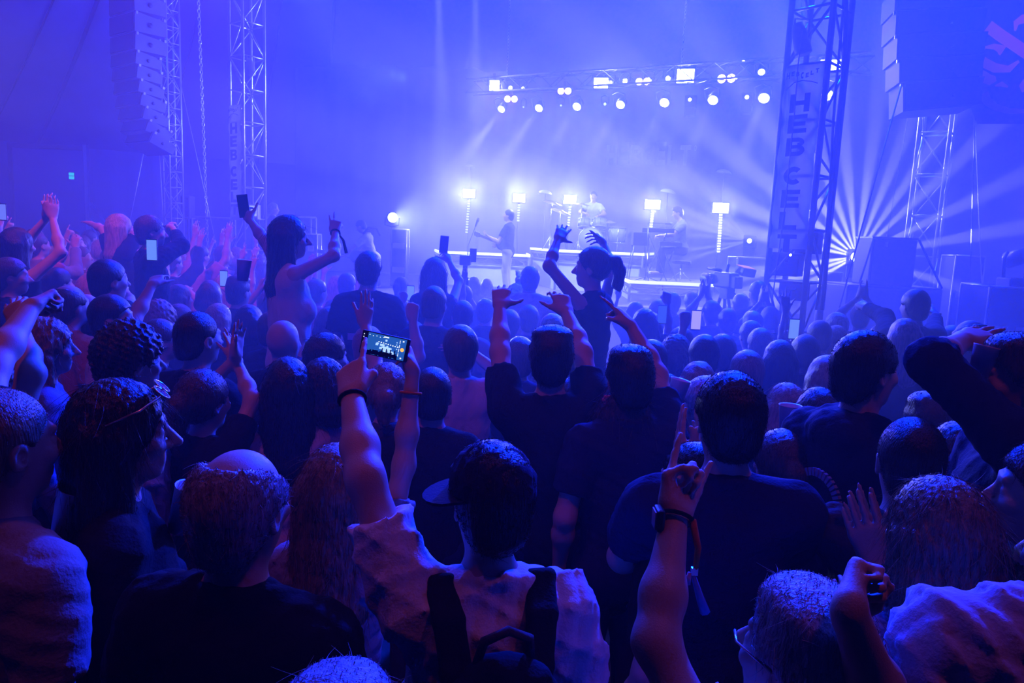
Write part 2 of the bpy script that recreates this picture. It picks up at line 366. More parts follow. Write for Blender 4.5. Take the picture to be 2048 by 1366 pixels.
def on_ray(px, py, Sw, L, far):
    D = (at(px, py, 10)-EYE).normalized(); t = (Sw-EYE).dot(D); q = EYE+D*t; g = (q-Sw).length
    if g >= L: return q if g < L*1.12 else q+(Sw-q)*(1-L*1.12/g)*.5
    return q + D*(math.sqrt(L*L-g*g)*(1 if far else -1))

def skeleton_arm(side, Sh, spec, s, loc2w, w2loc, w2dir):
    """elbow, wrist, hand direction, palm normal, pose in body axes"""
    sg = -1 if side == 'L' else 1; V = Vector
    if isinstance(spec, dict):
        up = V((sg*.0, 0, .03)) if spec.get('lift', 1) else V((0, 0, 0)); Sh = Sh+up; L1, L2 = .29*s, .26*s
        if 'eW' in spec: e = w2loc(spec['eW'])
        elif 'e3' in spec: e = V(spec['e3'])
        else: e = w2loc(on_ray(*spec['e'], loc2w(Sh), L1, spec.get('ef', 1)))
        if 'wW' in spec: w = w2loc(spec['wW'])
        elif 'w3' in spec: w = V(spec['w3'])
        else: w = w2loc(on_ray(*spec['w'], loc2w(e), L2, spec.get('wf', 1)))
        if 't' in spec: d = w2loc(on_ray(*spec['t'], loc2w(w), .17*s, spec.get('tf', 1)))-w
        else: d = w-e
        n = w2dir(V(spec.get('n', (0, 1, 0)))); return Sh, e, w, d, n, spec.get('pose', 'open')
    if spec == 'up': e = Sh+V((sg*.09, .12, .22))*s; w = e+V((-sg*.02, .05, .25))*s; return Sh+V((0, 0, .03)), e, w, V((sg*.1, .15, 1)), V((0, 1, -.1)), 'open'
    if spec == 'upfist': e = Sh+V((sg*.13, .13, .20))*s; w = e+V((-sg*.05, .04, .25))*s; return Sh+V((0, 0, .03)), e, w, V((0, .1, 1)), V((0, 1, 0)), 'fist'
    if spec == 'point': e = Sh+V((sg*.08, .16, .2))*s; w = e+V((0, .12, .23))*s; return Sh+V((0, 0, .03)), e, w, V((0, .35, 1)), V((0, 1, -.3)), 'point'
    if spec == 'peace': e = Sh+V((sg*.11, .14, .2))*s; w = e+V((0, .06, .25))*s; return Sh+V((0, 0, .03)), e, w, V((0, .1, 1)), V((0, 1, -.1)), 'peace'
    if spec == 'horns': e = Sh+V((sg*.1, .13, .21))*s; w = e+V((0, .08, .25))*s; return Sh+V((0, 0, .03)), e, w, V((0, .1, 1)), V((0, 1, -.1)), 'horns'
    if spec == 'clapup': e = Sh+V((sg*.07, .16, .2))*s; w = V((sg*.034, Sh.y+.24*s, Sh.z+.43*s)); return Sh+V((0, 0, .03)), e, w, V((-sg*.02, .12, 1)), V((-sg, .1, 0)), 'flat'
    if spec == 'clap': e = Sh+V((sg*.03, .16, -.22))*s; w = V((sg*.036, Sh.y+.36*s, Sh.z+.0)); return Sh, e, w, V((-sg*.02, .4, 1)), V((-sg, 0, 0)), 'flat'
    if spec == 'phone': e = Sh+V((sg*.05, .22, -.02))*s; w = V((sg*.06, Sh.y+.36*s, Sh.z+.24)); return Sh, e, w, V((-sg*.1, .2, 1)), V((-sg*.5, .8, 0)), 'hold'
    if spec == 'out': e = Sh+V((sg*.27, .03, .06))*s; w = e+V((sg*.22, .06, .12))*s; return Sh, e, w, V((sg, .1, .3)), V((0, .3, -1)), 'open'
    if spec == 'cup': e = Sh+V((sg*.05, .05, -.28))*s; w = e+V((-sg*.08, .22, .1))*s; return Sh, e, w, V((-sg*.3, .8, .3)), V((-sg, 0, 0)), 'hold'
    e = Sh+V((sg*.06, -.03, -.28))*s; w = e+V((-sg*.01, .09, -.24))*s; return Sh, e, w, V((0, .25, -1)), V((-sg, 0, 0)), 'relaxed'

PEOPLE = []; HEADS = []
def build_person(label, root, yaw, hgt, hair='short', hc='dark', top='black', sleeve='short', L='down', R='down', fem=False, look=0, tilt=0, lean=(0, 0), seat=False, h=.012,
                 nose=1., group=None, legs='navy', hood=False, cap=None, hs=1., fuzz=None, seed=0, folds_amp=.0032, collar=True, bulk=1., headpos=None, cat='person'):
    s = min(1.08, max(.70, (hgt/1.75) if not seat else 1.)); ps = math.radians(yaw); V = Vector
    t = thing('person', label, cat, root, -ps, group); Rw = Matrix.Rotation(-ps, 3, 'Z'); Ri = Rw.transposed(); rt = V(root)
    loc2w = lambda p: Rw @ V(p) + rt
    w2loc = lambda p: Ri @ (V(p)-rt)
    w2dir = lambda d: Ri @ V(d)
    lx, ly = lean; zc = hgt-.121*hs; hc_ = V((lx, ly, zc)) if headpos is None else V(headpos)
    R3 = Matrix.Rotation(-math.radians(look), 3, 'Z') @ Matrix.Rotation(math.radians(tilt), 3, 'X')
    zs = hc_.z-.232*hs*(.5+.5*s); g = .88 if fem else 1.; g *= bulk; wsh = .178*s*g
    body = Solid(); cloth = Solid(); trs = Solid()
    sx = lx*.7; sy = ly*.7; o = V((sx, sy-.01, 0))
    body.cap((sx, sy-.02, zs+.02), (hc_.x, hc_.y-.012, hc_.z-.07), .056*s*(.9 if fem else 1.03), .053*s*(.88 if fem else 1), .03)
    head_shape(body, hc_, R3, nose=nose, jaw=.93 if fem else 1.03)
    hipz = zs-.52*s; hx, hy = lx*.1, ly*.1
    def torso(S_, f):
        S_.ell((sx*.9, sy*.9-.005, zs-.17*s), (.160*s*g+f, .108*s+f, .20*s+f), .05)
        S_.cap((sx-.115*s*g, sy-.03, zs-.035), (sx+.115*s*g, sy-.03, zs-.035), .062*s+f, k=.05)
        for sg in (-1, 1): S_.cap((sx+sg*.03, sy-.03, zs+.055), (sx+sg*wsh*.85, sy-.02, zs+.008), .036*s+f*.8, .04*s+f, .05)
        S_.ell(((sx+hx)/2, (sy+hy)/2, zs-.36*s), (.138*s*g+f, .098*s+f, .17*s+f), .06)
        S_.ell((hx, hy-.01, hipz), (.155*s+f, .115*s+f, .13*s+f), .05)
    torso(body, 0); torso(cloth, .017)
    if fem:
        for sg in (-1, 1): cloth.ell((sx+sg*.07*s, sy+.085*s, zs-.2*s), (.065*s, .055*s, .065*s), .04)
    if collar: 
        for k in range(10):
            a, b = 2*PI*k/10, 2*PI*(k+1)/10; rr = .066*s
            pt = lambda u: (sx+rr*math.cos(u), sy-.02+rr*.92*math.sin(u), zs+.062-.022*math.sin(u))
            cloth.cap(pt(a), pt(b), .011, k=.012)
    if hood: cloth.ell((sx, sy-.095*s, zs+.045), (.115, .06, .06), .05); cloth.cap((sx-.09, sy-.02, zs+.06), (sx+.09, sy-.02, zs+.06), .05, k=.04)
    # legs
    for sg in (-1, 1):
        hip = V((hx+sg*.085*s, hy, hipz-.03))
        if seat == 'stool': kn = hip+V((sg*.06, .40*s, -.02)); an = kn+V((0, .03, -.42*s))
        elif seat: kn = hip+V((sg*.07, .36*s, -.10)); an = kn+V((-sg*.02, -.02, -.42*s))
        else: kn = V((sg*.10*s, .03, max(.2, hgt*.275))); an = V((sg*.11*s, -.02, .085))
        for S_, f in ((body, 0), (trs, .014)):
            S_.cap(hip, kn, .082*s+f, .056*s+f, .04); S_.cap(kn, an, .054*s+f, .040*s+f*1.6, .03)
        body.cap(an+V((0, -.02, -.04)), an+V((0, .15, -.052)), .036, .032, .03)
    trs.ell((hx, hy-.01, hipz), (.155*s+.014, .115*s+.014, .13*s), .05)
    # arms
    info = {}
    for side, spec, sg in (('L', L, -1), ('R', R, 1)):
        Sh = V((sx+sg*wsh, sy-.02, zs-.015)); Sh, e, w, d, n, pose = skeleton_arm(side, Sh, spec, s, loc2w, w2loc, w2dir)
        ar = s*(.82 if fem else 1.)*(.5+.5*bulk)
        body.cap(Sh, e, .052*ar, .040*ar, .04); body.cap(e, e+(w-e)*.35, .041*ar, .041*ar, .03); body.cap(e+(w-e)*.35, w, .041*ar, .027*ar, .03)
        hand(body, w, d, n, pose, sg, h, s*(.92 if fem else 1.0)); info[side] = (loc2w(e), loc2w(w), (Rw @ V(d)).normalized(), (Rw @ V(n)).normalized())
        if sleeve != 'none':
            cloth.cap(Sh+V((-sg*.02, 0, -.01)), Sh+(e-Sh)*.35, .062*ar+.012, .056*ar+.012, .04)
            if sleeve == 'short': cloth.cap(Sh, Sh+(e-Sh)*.62, .058*ar+.012, .053*ar+.018, .03, flat=0.012)
            else: cloth.cap(Sh, e, .058*ar+.012, .046*ar+.015, .03); cloth.cap(e, e+(w-e)*(.9 if sleeve == 'long' else .3), .046*ar+.015, .033*ar+.014, .03, flat=.008)
    b = bpy.data.objects.new('body', body.mesh('body', h, m=SKIN())); COL.objects.link(b); b.parent = t
    cl = bpy.data.objects.new('shirt', cloth.mesh('shirt', max(h, .008), wrinkle=folds(folds_amp, 34, seed), m=topm(top) if isinstance(top, str) else top)); COL.objects.link(cl); cl.parent = t
    tr = bpy.data.objects.new('trousers', trs.mesh('trousers', max(.014, h), m=topm(legs))); COL.objects.link(tr); tr.parent = t
    if hair:
        H, wr = hair_shape(hair, hc_, R3, .235, seed)
        hm = H.mesh('hair', max(.0045, h*.75), wrinkle=wr, m=hairm(hc)); ho = bpy.data.objects.new('hair', hm); COL.objects.link(ho); ho.parent = t
        if fuzz is None: fuzz = 2200 if h < .008 else (900 if h < .0115 else 0)
        if fuzz and len(hm.vertices):
            ln, sp, dn = {'buzz': (.006, 1, .1), 'spiky': (.035, 1., .1), 'curly': (.035, .8, .2), 'long': (.07, .25, 1), 'verylong': (.08, .25, 1), 'wavy': (.08, .35, 1), 'bob': (.06, .25, 1), 'messy': (.045, .7, .5)}.get(hair, (.022, .6, .6))
            strands('hair_strands', hm, fuzz, ln, .0006 if h < .008 else .0009, sp, dn, hairm(hc), ho, seed)
    if cap:
        C_ = Solid(); P = lambda x, y, z: hc_ + R3 @ V((x, y, z)); crz = math.atan2(R3[1][0], R3[0][0]); crx = math.asin(R3[2][1])
        C_.ell(P(0, -.012, .035), (.094, .113, .098), k=.01, rx=crx, rz=crz); C_.cut(P(0, -.01, .028), R3 @ V((0, .12, -1)))
        co = bpy.data.objects.new('cap', C_.mesh('cap', max(.005, h*.8), wrinkle=folds(.0025, 60, seed), m=topm(cap[0]))); COL.objects.link(co); co.parent = t
        bm_ = MB(); by = cap[1]; bd = V((math.sin(by), math.cos(by), 0)); bs = V((math.cos(by), -math.sin(by), 0)); pts = []
        for k in range(9):
            a = -1.15+2.3*k/8; pts.append((.088*math.sin(a), .070+.085*max(0, math.cos(a))))
        pts = [(-.085, .045)]+pts+[(.085, .045)]
        bm_.prism(pts, P(0, -.01, .03), R3 @ bs, R3 @ (bd+V((0, 0, -.18))).normalized(), R3 @ V((0, 0, .006))); bm_.build('cap_peak', topm(cap[0]), co)
    t['_s'] = 0; del t['_s']
    info['t'] = t; info['head'] = loc2w(hc_); info['rot'] = Rw @ R3; info['w2loc'] = w2loc; info['loc2w'] = loc2w; info['zs'] = zs; info['b'] = b; info['sh'] = wsh; info['s'] = s
    PEOPLE.append((root[0], root[1], hgt)); return info

HEADW = {'buzz': .165, None: .156, 'horseshoe': .176, 'curly': .216, 'long': .20, 'verylong': .20, 'wavy': .20, 'bob': .20, 'quiff': .186, 'messy': .186}
def person(label, px, py, w=None, yaw=0, d=None, hgt=None, seat=False, hs=1., h=None, **q):
    """px, py: where the photograph shows the top of the head; w: the width of the head there"""
    if d is None: d = FPX*HEADW.get(q.get('hair', 'short'), .182)/w
    tp = at(px, py, d); tp.z -= {'messy': .024, 'quiff': .024, 'curly': .046, None: -.002, 'buzz': .005, 'spiky': .014}.get(q.get('hair', 'short'), .013); q.setdefault('seed', int(px*7+py) % 9973)
    if h is None: h = .0062 if d < 1.6 else .0072 if d < 2.2 else .0095 if d < 3.6 else .0125 if d < 6 else .016
    if seat: fz = tp.z-.96; hg = .96                     # root at the seat
    else:
        fz = floor_z(tp.x, tp.y); hg = tp.z-fz
        if not 1.42 < hg < 2.0: print('HEIGHT %.2f d=%.2f' % (hg, d), label)
    HEADS.append((px, py, d)); return build_person(label, (tp.x, tp.y, fz), yaw, hg, seat=seat, hs=hs, h=h, **q)

# ------------------------------------------------------------------ the tent
def grid_surface(name, P, nu, nv, m, kind='structure', thick=None):
    vs = [P(i/nu, j/nv) for i in range(nu+1) for j in range(nv+1)]
    fs = [(i*(nv+1)+j, (i+1)*(nv+1)+j, (i+1)*(nv+1)+j+1, i*(nv+1)+j+1) for i in range(nu) for j in range(nv)]
    o = MB().add(vs, fs, True).build(name, m); tag(o, kind=kind)
    if thick: md = o.modifiers.new('thickness', 'SOLIDIFY'); md.thickness = thick
    return o
GRASS = mat('trodden_grass', (.05, .06, .03), .9, noise=.5, nscale=6, bump=.4, bscale=25)
grid_surface('floor', lambda u, v: Vector((-22+44*u, -7+35*v, floor_z(-22+44*u, -7+35*v)-.002)), 60, 50, GRASS)
PVC = mat('tent_pvc', (.16, .19, .30), .42, bump=.5, bscale=2.2, noise=.3, nscale=.6)
PVC2 = mat('tent_wall_pvc', (.18, .22, .36), .30, bump=.9, bscale=3.0, stretch=(1.6, 1.6, .22))
ring = [(-20, -6), (-19, 8), (-17.5, 19), (-14.9, 22.6), (-7, 26), (10, 26), (17, 20), (19, 8), (19, -6)]
EAVE = 4.4; A0 = Vector((-2, 10, 16)); A1 = Vector((3, 10, 16))
def wall(name, p, q):
    p, q = Vector((*p, 0)), Vector((*q, 0)); n = (q-p).cross(Vector((0, 0, 1))).normalized(); L = (q-p).length
    return grid_surface(name, lambda u, v: p+(q-p)*u+Vector((0, 0, -.1+v*(EAVE+.12)))+n*(.07*math.sin(u*L*4.3)+.05*math.sin(u*L*9.7+1))*(1-.6*v)*math.sin(PI*min(1, max(0, u)))**.3, max(4, int(L*7)), 6, PVC2)
for nm, i in (('wall_left', 0), ('wall_left_middle', 1), ('wall_left_front', 2), ('wall_left_corner', 3), ('wall_rear', 4), ('wall_right_corner', 5), ('wall_right_front', 6), ('wall_right', 7)):
    wall(nm, ring[i], ring[i+1])
vs = [Vector((*p, EAVE)) for p in ring]+[A0, A1]; n0 = len(ring)
roof = MB()
for i in range(n0-1):
    ap = lambda k: n0 if k <= 4 else n0+1
    f0, f1 = vs[i], vs[i+1]; pa, pb = vs[ap(i)], vs[ap(i+1)]
    K = 8
    for k in range(K):
        t0, t1 = k/K, (k+1)/K; sag = lambda t: Vector((0, 0, -1.2*math.sin(PI*t)))
        q = [f0.lerp(pa, t0)+sag(t0), f1.lerp(pb, t0)+sag(t0), f1.lerp(pb, t1)+sag(t1), f0.lerp(pa, t1)+sag(t1)]
        roof.add(q, [(0, 1, 2, 3)])
tag(roof.build('ceiling', PVC, smooth=False), kind='structure')
SEAM = mat('tent_seam', (.012, .014, .03), .6)
for i in range(1, 8):
    a = vs[n0] if i < 5 else vs[n0+1]
    o = MB().tube([vs[i].lerp(a, t/14)+Vector((0, 0, -1.2*math.sin(PI*t/14)-.05)) for t in range(15)], .05, 6).build('trim_%d' % i, SEAM); tag(o, kind='structure')
for j, (i, f) in enumerate(((2, .35), (2, .7), (3, .4), (3, .75), (1, .6))):
    a = vs[i].lerp(vs[i+1], f); o = MB().tube([a.lerp(vs[n0], t/14)+Vector((0, 0, -1.2*math.sin(PI*t/14)-.04)) for t in range(15)], .025, 6).build('trim_%d' % (j+8), SEAM); tag(o, kind='structure')

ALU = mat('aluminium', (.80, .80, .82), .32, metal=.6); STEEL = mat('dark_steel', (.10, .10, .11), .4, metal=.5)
BLACK = mat('black_paint', (.012, .012, .014), .5); BOXB = mat('black_cabinet', (.016, .016, .019), .55, bump=.2, bscale=200)
GRILLE = mat('speaker_grille', (.01, .01, .012), .6, metal=.3, bump=.8, bscale=300); RUBBER = mat('black_cable', (.012, .012, .012), .6)
WHITEP = mat('white_panel', (.72, .74, .78), .5); PLY = mat('stage_ply', (.05, .05, .06), .6, noise=.3, nscale=8)

# screen panel with its post at the tent's far left corner
p0, p1 = at(30, 440, 21.6), at(176, 446, 21.6); zt = at(30, 291, 21.6).z
t = thing('entrance_screen', 'large blue panel in a dark frame against the left tent wall', 'screen', (0, 0, 0))
e = (p1-p0); e.z = 0; ln = e.length; e.normalize(); mid = (p0+p1)/2; an = math.atan2(e.y, e.x); M3 = rotm(an)
MB().box((mid.x, mid.y, (zt+.15)/2), (ln, .05, zt-.15), M3).build('panel', mat('screen_cloth', (.10, .13, .30), .55, bump=.2, bscale=3), t)
MB().box((mid.x, mid.y-.05, zt), (ln+.1, .10, .13), M3).build('top_rail', BLACK, t)
MB().box((p0.x, p0.y-.05, zt/2+.1), (.09, .1, zt-.15), M3).build('side_rail', BLACK, t)
t = thing('aluminium_post', 'bright aluminium post at the right edge of the blue panel', 'post', (at(177, 445, 21.3).x, 21.3, floor_z(at(177, 445, 21.3).x, 21.3)))
hh = at(177, 290, 21.3).z-t.location.z
MB().box((0, 0, hh/2), (.10, .10, hh)).build('pole', ALU, t)
a_ = at(182, 406, 21.3)-t.location; b_ = at(232, 476, 20.3)-t.location
MB().tube([a_, b_], .035).build('brace', ALU, t); MB().tube([at(182, 440, 21.2)-t.location, at(200, 490, 20.6)-t.location], .03).build('brace', ALU, t)
c_ = at(144, 352, 21.5)
t = thing('exit_sign', 'small glowing green sign on the blue panel', 'sign', c_)
MB().box((0, 0, 0), (.17, .04, .22)).build('housing', BLACK, t)
for k in (-.052, .052): MB().box((0, -.022, k), (.15, .02, .085)).build('lit_face', mat('green_glow', (.0, .3, .15), .5, emit=(.02, .75, .40), strength=1.2), t)

# ------------------------------------------------------------------ lattice towers
RHO = math.radians(38)
def lattice(t, z0, z1, w, bay, r, rd, m, flip=1):
    h = w/2; cs = [(-h, -h), (h, -h), (h, h), (-h, h)]
    for x, y in cs: MB().tube([(x, y, z0), (x, y, z1)], r, 10).build('chord', m, t)
    n = max(1, round((z1-z0)/bay)); b = (z1-z0)/n
    for k in range(4):
        (xa, ya), (xb, yb) = cs[k], cs[(k+1) % 4]; g = MB()
        for i in range(n):
            lo, hi = z0+i*b, z0+(i+1)*b
            A, B = ((xa, ya, lo), (xb, yb, hi)) if (i+k) % 2 else ((xb, yb, lo), (xa, ya, hi))
            g.tube([A, B], rd, 6); g.tube([(xa, ya, lo), (xb, yb, lo)], rd, 6)
        g.build('bracing', m, t)
def tower(label, px, y, z1, w, bay, r=.026, rd=.012, rho=RHO, m=ALU, zb=None, py=600):
    p = at(px, py, y); t = thing('lattice_tower', label, 'truss tower', (p.x, p.y, floor_z(p.x, p.y) if zb is None else zb), -rho)
    MB().box((0, 0, .03), (w+.3, w+.3, .06)).build('base_plate', STEEL, t)
    lattice(t, .06, z1, w, bay, r, rd, m); return t
T1 = tower('slim lattice tower beside the curved speaker array on the left', 348, 17, 7.5, .30, .36, .022, .011, py=430)
T2 = tower('left lattice tower carrying the smaller letter banner', 497, 14.8, 7.6, .47, .62, .028, .014, py=420, zb=1.0)
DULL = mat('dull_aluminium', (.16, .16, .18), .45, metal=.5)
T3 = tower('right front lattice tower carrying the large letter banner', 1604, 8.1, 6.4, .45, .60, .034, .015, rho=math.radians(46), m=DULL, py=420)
T4 = tower('far right lattice tower under the dark hanging speaker array', 1856, 12.6, 5.6, .46, .66, .028, .014, py=400)

# ------------------------------------------------------------------ letter banners
def banner(t3, label, y, tops, wdt, rho, letters, lw, lh, m, lm, zoff=.0):
    """hangs on the front face of a tower; letters = [(char, photo height)]"""
    h = .0; bx = t3.location
    f = Vector((-math.sin(rho), -math.cos(rho), 0)); ux = Vector((math.cos(rho), -math.sin(rho), 0))
    org = Vector((bx.x, bx.y, 0))+f*(zoff); dd = org.y
    Z = lambda py: at(1024+(org.x/dd)*FPX, py, dd).z
    z1, z0 = Z(tops[0]), Z(tops[1]); t = thing('banner', label, 'banner', (org.x, org.y, z0), -rho)
    n = 24; vs = []; fs = []
    for i in range(n+1):
        for j in range(7):
            u = j/6-.5; z = (z1-z0)*i/n; vs.append((u*wdt*(1-.06*math.sin(PI*i/n)), -.014*math.sin(u*7+i*.9)-.01*math.sin(i*1.7), z))
    for i in range(n):
        for j in range(6): fs.append((i*7+j, i*7+j+1, (i+1)*7+j+1, (i+1)*7+j))
    pn = MB().add(vs, fs, True).build('cloth_panel', m, t)
    md = pn.modifiers.new('thickness', 'SOLIDIFY'); md.thickness = .003
    for ch, py in letters:
        L = MB(); glyph(L, ch, (-lw/2, -.032, Z(py)-z0-lh/2), (lw, 0, 0), (0, 0, lh), (0, -.004, 0)); L.build('letter_'+ch.lower(), lm, t)
    # the small hand-lettered crest at the top, with its swoosh
    L = MB(); zc = z1-z0-.16*wdt-.03; sc = wdt*.105
    for k, ch in enumerate('HEBCELT'):
        for poly in GLYPH[ch]:
            cx = [(x-.5)*.75 for x, _ in poly]; L.prism([(c, (yy-.5)*(1.5 if k in (0, 3) else 1)) for c, (_, yy) in zip(cx, poly)], ((k-3)*sc*1.15, -.032, zc+.04*math.sin(k*1.3)*wdt), (sc, 0, sc*.1), (0, 0, sc), (0, -.003, 0))
    L.tube([(-.38*wdt, -.034, zc-.33*wdt), (-.2*wdt, -.034, zc-.18*wdt), (0, -.034, zc-.15*wdt), (.25*wdt, -.034, zc-.2*wdt), (.4*wdt, -.034, zc-.26*wdt)], .005, 5)
    L.build('crest', lm, t); return t
def cloth_mat(name, col, tr):
    m = mat(name, col, .8); n = m.node_tree; b = n.nodes['Principled BSDF']; out = n.nodes['Material Output']
    tl = n.nodes.new('ShaderNodeBsdfTranslucent'); tl.inputs[0].default_value = (*col, 1); mx = n.nodes.new('ShaderNodeMixShader'); mx.inputs[0].default_value = tr
    n.links.new(b.outputs[0], mx.inputs[1]); n.links.new(tl.outputs[0], mx.inputs[2]); n.links.new(mx.outputs[0], out.inputs['Surface']); return m
BANC = cloth_mat('banner_cloth', (.85, .86, .92), .72); INK = mat('banner_ink', (.012, .02, .09), .7)
banner(T3, 'tall banner with dark block letters on the right front tower', 8.1, (128, 497), .43, math.radians(46),
       [('H', 205), ('E', 247), ('B', 293), ('C', 351), ('E', 397), ('L', 441), ('T', 486)], .215, .19, BANC, INK, .265)
banner(T2, 'narrow banner with dark block letters on the left tower', 14.8, (210, 440), .44, RHO,
       [('H', 257), ('E', 283), ('B', 310), ('C', 343), ('E', 369), ('L', 394), ('T', 419)], .25, .21, BANC, INK, .275)

# ------------------------------------------------------------------ hanging speaker arrays
def array_box(label, corner, yaw, pitch, W, D, H, m_side, group):
    """corner: upper front edge of the lit side; W along the grille, D depth of the side"""
    t = thing('array_speaker', label, 'speaker', corner, 0, group); t.rotation_euler = Matrix(rotm(yaw) @ Matrix.Rotation(pitch, 3, 'X')).to_euler()
    # local axes: -y front (grille), -x along the grille, z up
    bx = MB(); pr = [(0, 0), (D, -H*.10), (D, -H*.86), (0, -H*.97)]
    bx.prism(pr, (0, 0, 0), (0, 1, 0), (0, 0, 1), (-W, 0, 0)); bx.build('cabinet', m_side, t)
    MB().box((-W/2, -.012, -H*.49), (W*.96, .02, H*.86)).build('grille', GRILLE, t)
    MB().disc((.004, D*.48, -H*.5), (1, 0, 0), H*.13, .02, 12).build('handle_cup', BLACK, t)
    for yy in (.03, D*.93): MB().box((.012, yy, -H*.06), (.03, .04, .05)).build('rigging_pin', ALU, t)
    return t
SIDEC = mat('array_side', (.14, .14, .17), .5)
pins = [(268.7, -19, 0), (269.5, 21, 0), (271, 63, 1), (273, 100, 2), (276, 128, 2), (280, 157, 2), (285, 184.5, 2), (291, 211.5, 2), (298.6, 238, 2), (308.5, 263, 2), (320, 286, 2)]
yw = math.radians(-35); dA = 14.3
for i in range(len(pins)-1):
    a, b = at(pins[i][0], pins[i][1], dA), at(pins[i+1][0], pins[i+1][1], dA); v = b-a; Hh = v.length
    pt = math.atan2((pins[i+1][0]-pins[i][0])*1.0, (pins[i+1][1]-pins[i][1]))
    nth = ('topmost', 'second', 'third', 'fourth', 'fifth', 'sixth', 'seventh', 'eighth', 'ninth', 'lowest')[i]
    array_box('%s cabinet of the curved speaker array hanging on the left' % nth, a, yw, -pt*.95, .95, .62 if i < 3 else .50, Hh, SIDEC, 'left hanging speaker array')
# the right array, a dark back-lit block
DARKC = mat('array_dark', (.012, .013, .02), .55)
rl = [(1792, -25), (1793, 22), (1795, 70), (1799, 118), (1806, 165), (1818, 222)]
for i in range(5):
    a, b = at(*rl[i], 9.6), at(*rl[i+1], 9.6); Hh = (b-a).length; pt = math.atan2(rl[i+1][0]-rl[i][0], rl[i+1][1]-rl[i][1])
    wr_ = 1.04-.05*max(0, i-2)
    nth = ('topmost', 'second', 'third', 'fourth', 'lowest')[i]
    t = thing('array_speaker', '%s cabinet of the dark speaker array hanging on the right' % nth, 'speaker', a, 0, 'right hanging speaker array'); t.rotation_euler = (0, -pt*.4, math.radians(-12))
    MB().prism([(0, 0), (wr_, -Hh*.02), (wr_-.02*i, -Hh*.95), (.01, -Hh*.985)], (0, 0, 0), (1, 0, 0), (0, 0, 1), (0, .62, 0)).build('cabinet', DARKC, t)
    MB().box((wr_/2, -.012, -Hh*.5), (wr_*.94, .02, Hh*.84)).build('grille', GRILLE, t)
    MB().box((-.01, .03, -Hh*.05), (.03, .04, .05)).build('rigging_pin', ALU, t); MB().box((wr_*.62, -.03, -Hh*.6), (.02, .02, .02)).build('logo_badge', ALU, t)

# ------------------------------------------------------------------ chains, cables, guy lines
def line(name, label, cat, pts, r, m):
    o = MB().tube(pts, r, 6).build(name, m); tag(o, label, cat); return o
def chain(label, a, b, r):
    g = MB(); n = int((b-a).length/.075); d = (b-a)/n; ax = d.normalized(); s1 = ax.orthogonal().normalized(); s2 = ax.cross(s1)
    for i in range(n):
        c = a+d*(i+.5); s = s1 if i % 2 else s2; L = d.length*.68
        g.tube([c+ax*L*math.cos(k*PI/4)*.9+s*r*1.6*math.sin(k*PI/4) for k in range(8)], r*.55, 5, closed=True)
    tag(g.build('hoist_chain', ALU), label, 'chain')
chain('pale hoist chain hanging between the two left towers', at(396, -20, 15.5), at(416, 512, 15.5), .017)
line('guy_line', 'thin slanting wire running from the slim left tower to the chain foot', 'wire', [at(361, 165, 16.2), at(437, 512, 15.2)], .009, ALU)
line('guy_line', 'thin wire slanting down left of the slim left tower', 'wire', [at(291, 287, 16), at(247, 505, 16)], .008, ALU)
line('guy_line', 'thin wire hanging straight under the lowest left array cabinet', 'wire', [at(318, 290, 15.5), at(330, 515, 15.5)], .006, ALU)
line('guy_line', 'dark slanting rope from the right speaker array down past the starburst light', 'rope', [at(1803, 170, 9.4), at(1668, 655, 8.8)], .010, RUBBER)
line('guy_line', 'fainter dark wire behind the slanting rope on the right', 'wire', [at(1815, 235, 12), at(1742, 660, 12)], .006, RUBBER)
line('guy_line', 'dark wire hanging down right of the far right tower', 'wire', [at(1951, 190, 10.5), at(1938, 640, 11)], .008, RUBBER)
line('guy_line', 'pale wire hanging beside the dark wire on the right', 'wire', [at(1948, 190, 10.8), at(1968, 680, 11)], .006, ALU)
for k, (dx, rr) in enumerate(((0, .026), (7, .016))):
    line('cable_bundle', ('thick dark cable bundle running down the right side of the front tower', 'thin dark cable beside the thick bundle on the front tower')[k], 'cable',
         [at(1692-dx+6*math.sin(i*1.1+k), -20+i*66, 8.0)+Vector((-.0062*i*i*0, 0, 0)) for i in range(0, 1)]+[at(1692-dx-(.0105*(py+20)**1.33)*.9+3*math.sin(py*.013+k*2), py, 7.95) for py in range(-20, 640, 40)], rr, RUBBER)
line('led_cable', 'thin dark cable hanging down the front of the letter banner', 'cable', [at(1606, 60, 7.75), at(1596, 130, 7.72), at(1590, 215, 7.7), at(1581, 300, 7.7), at(1572, 400, 7.7), at(1558, 500, 7.7), at(1543, 610, 7.7)], .006, RUBBER)

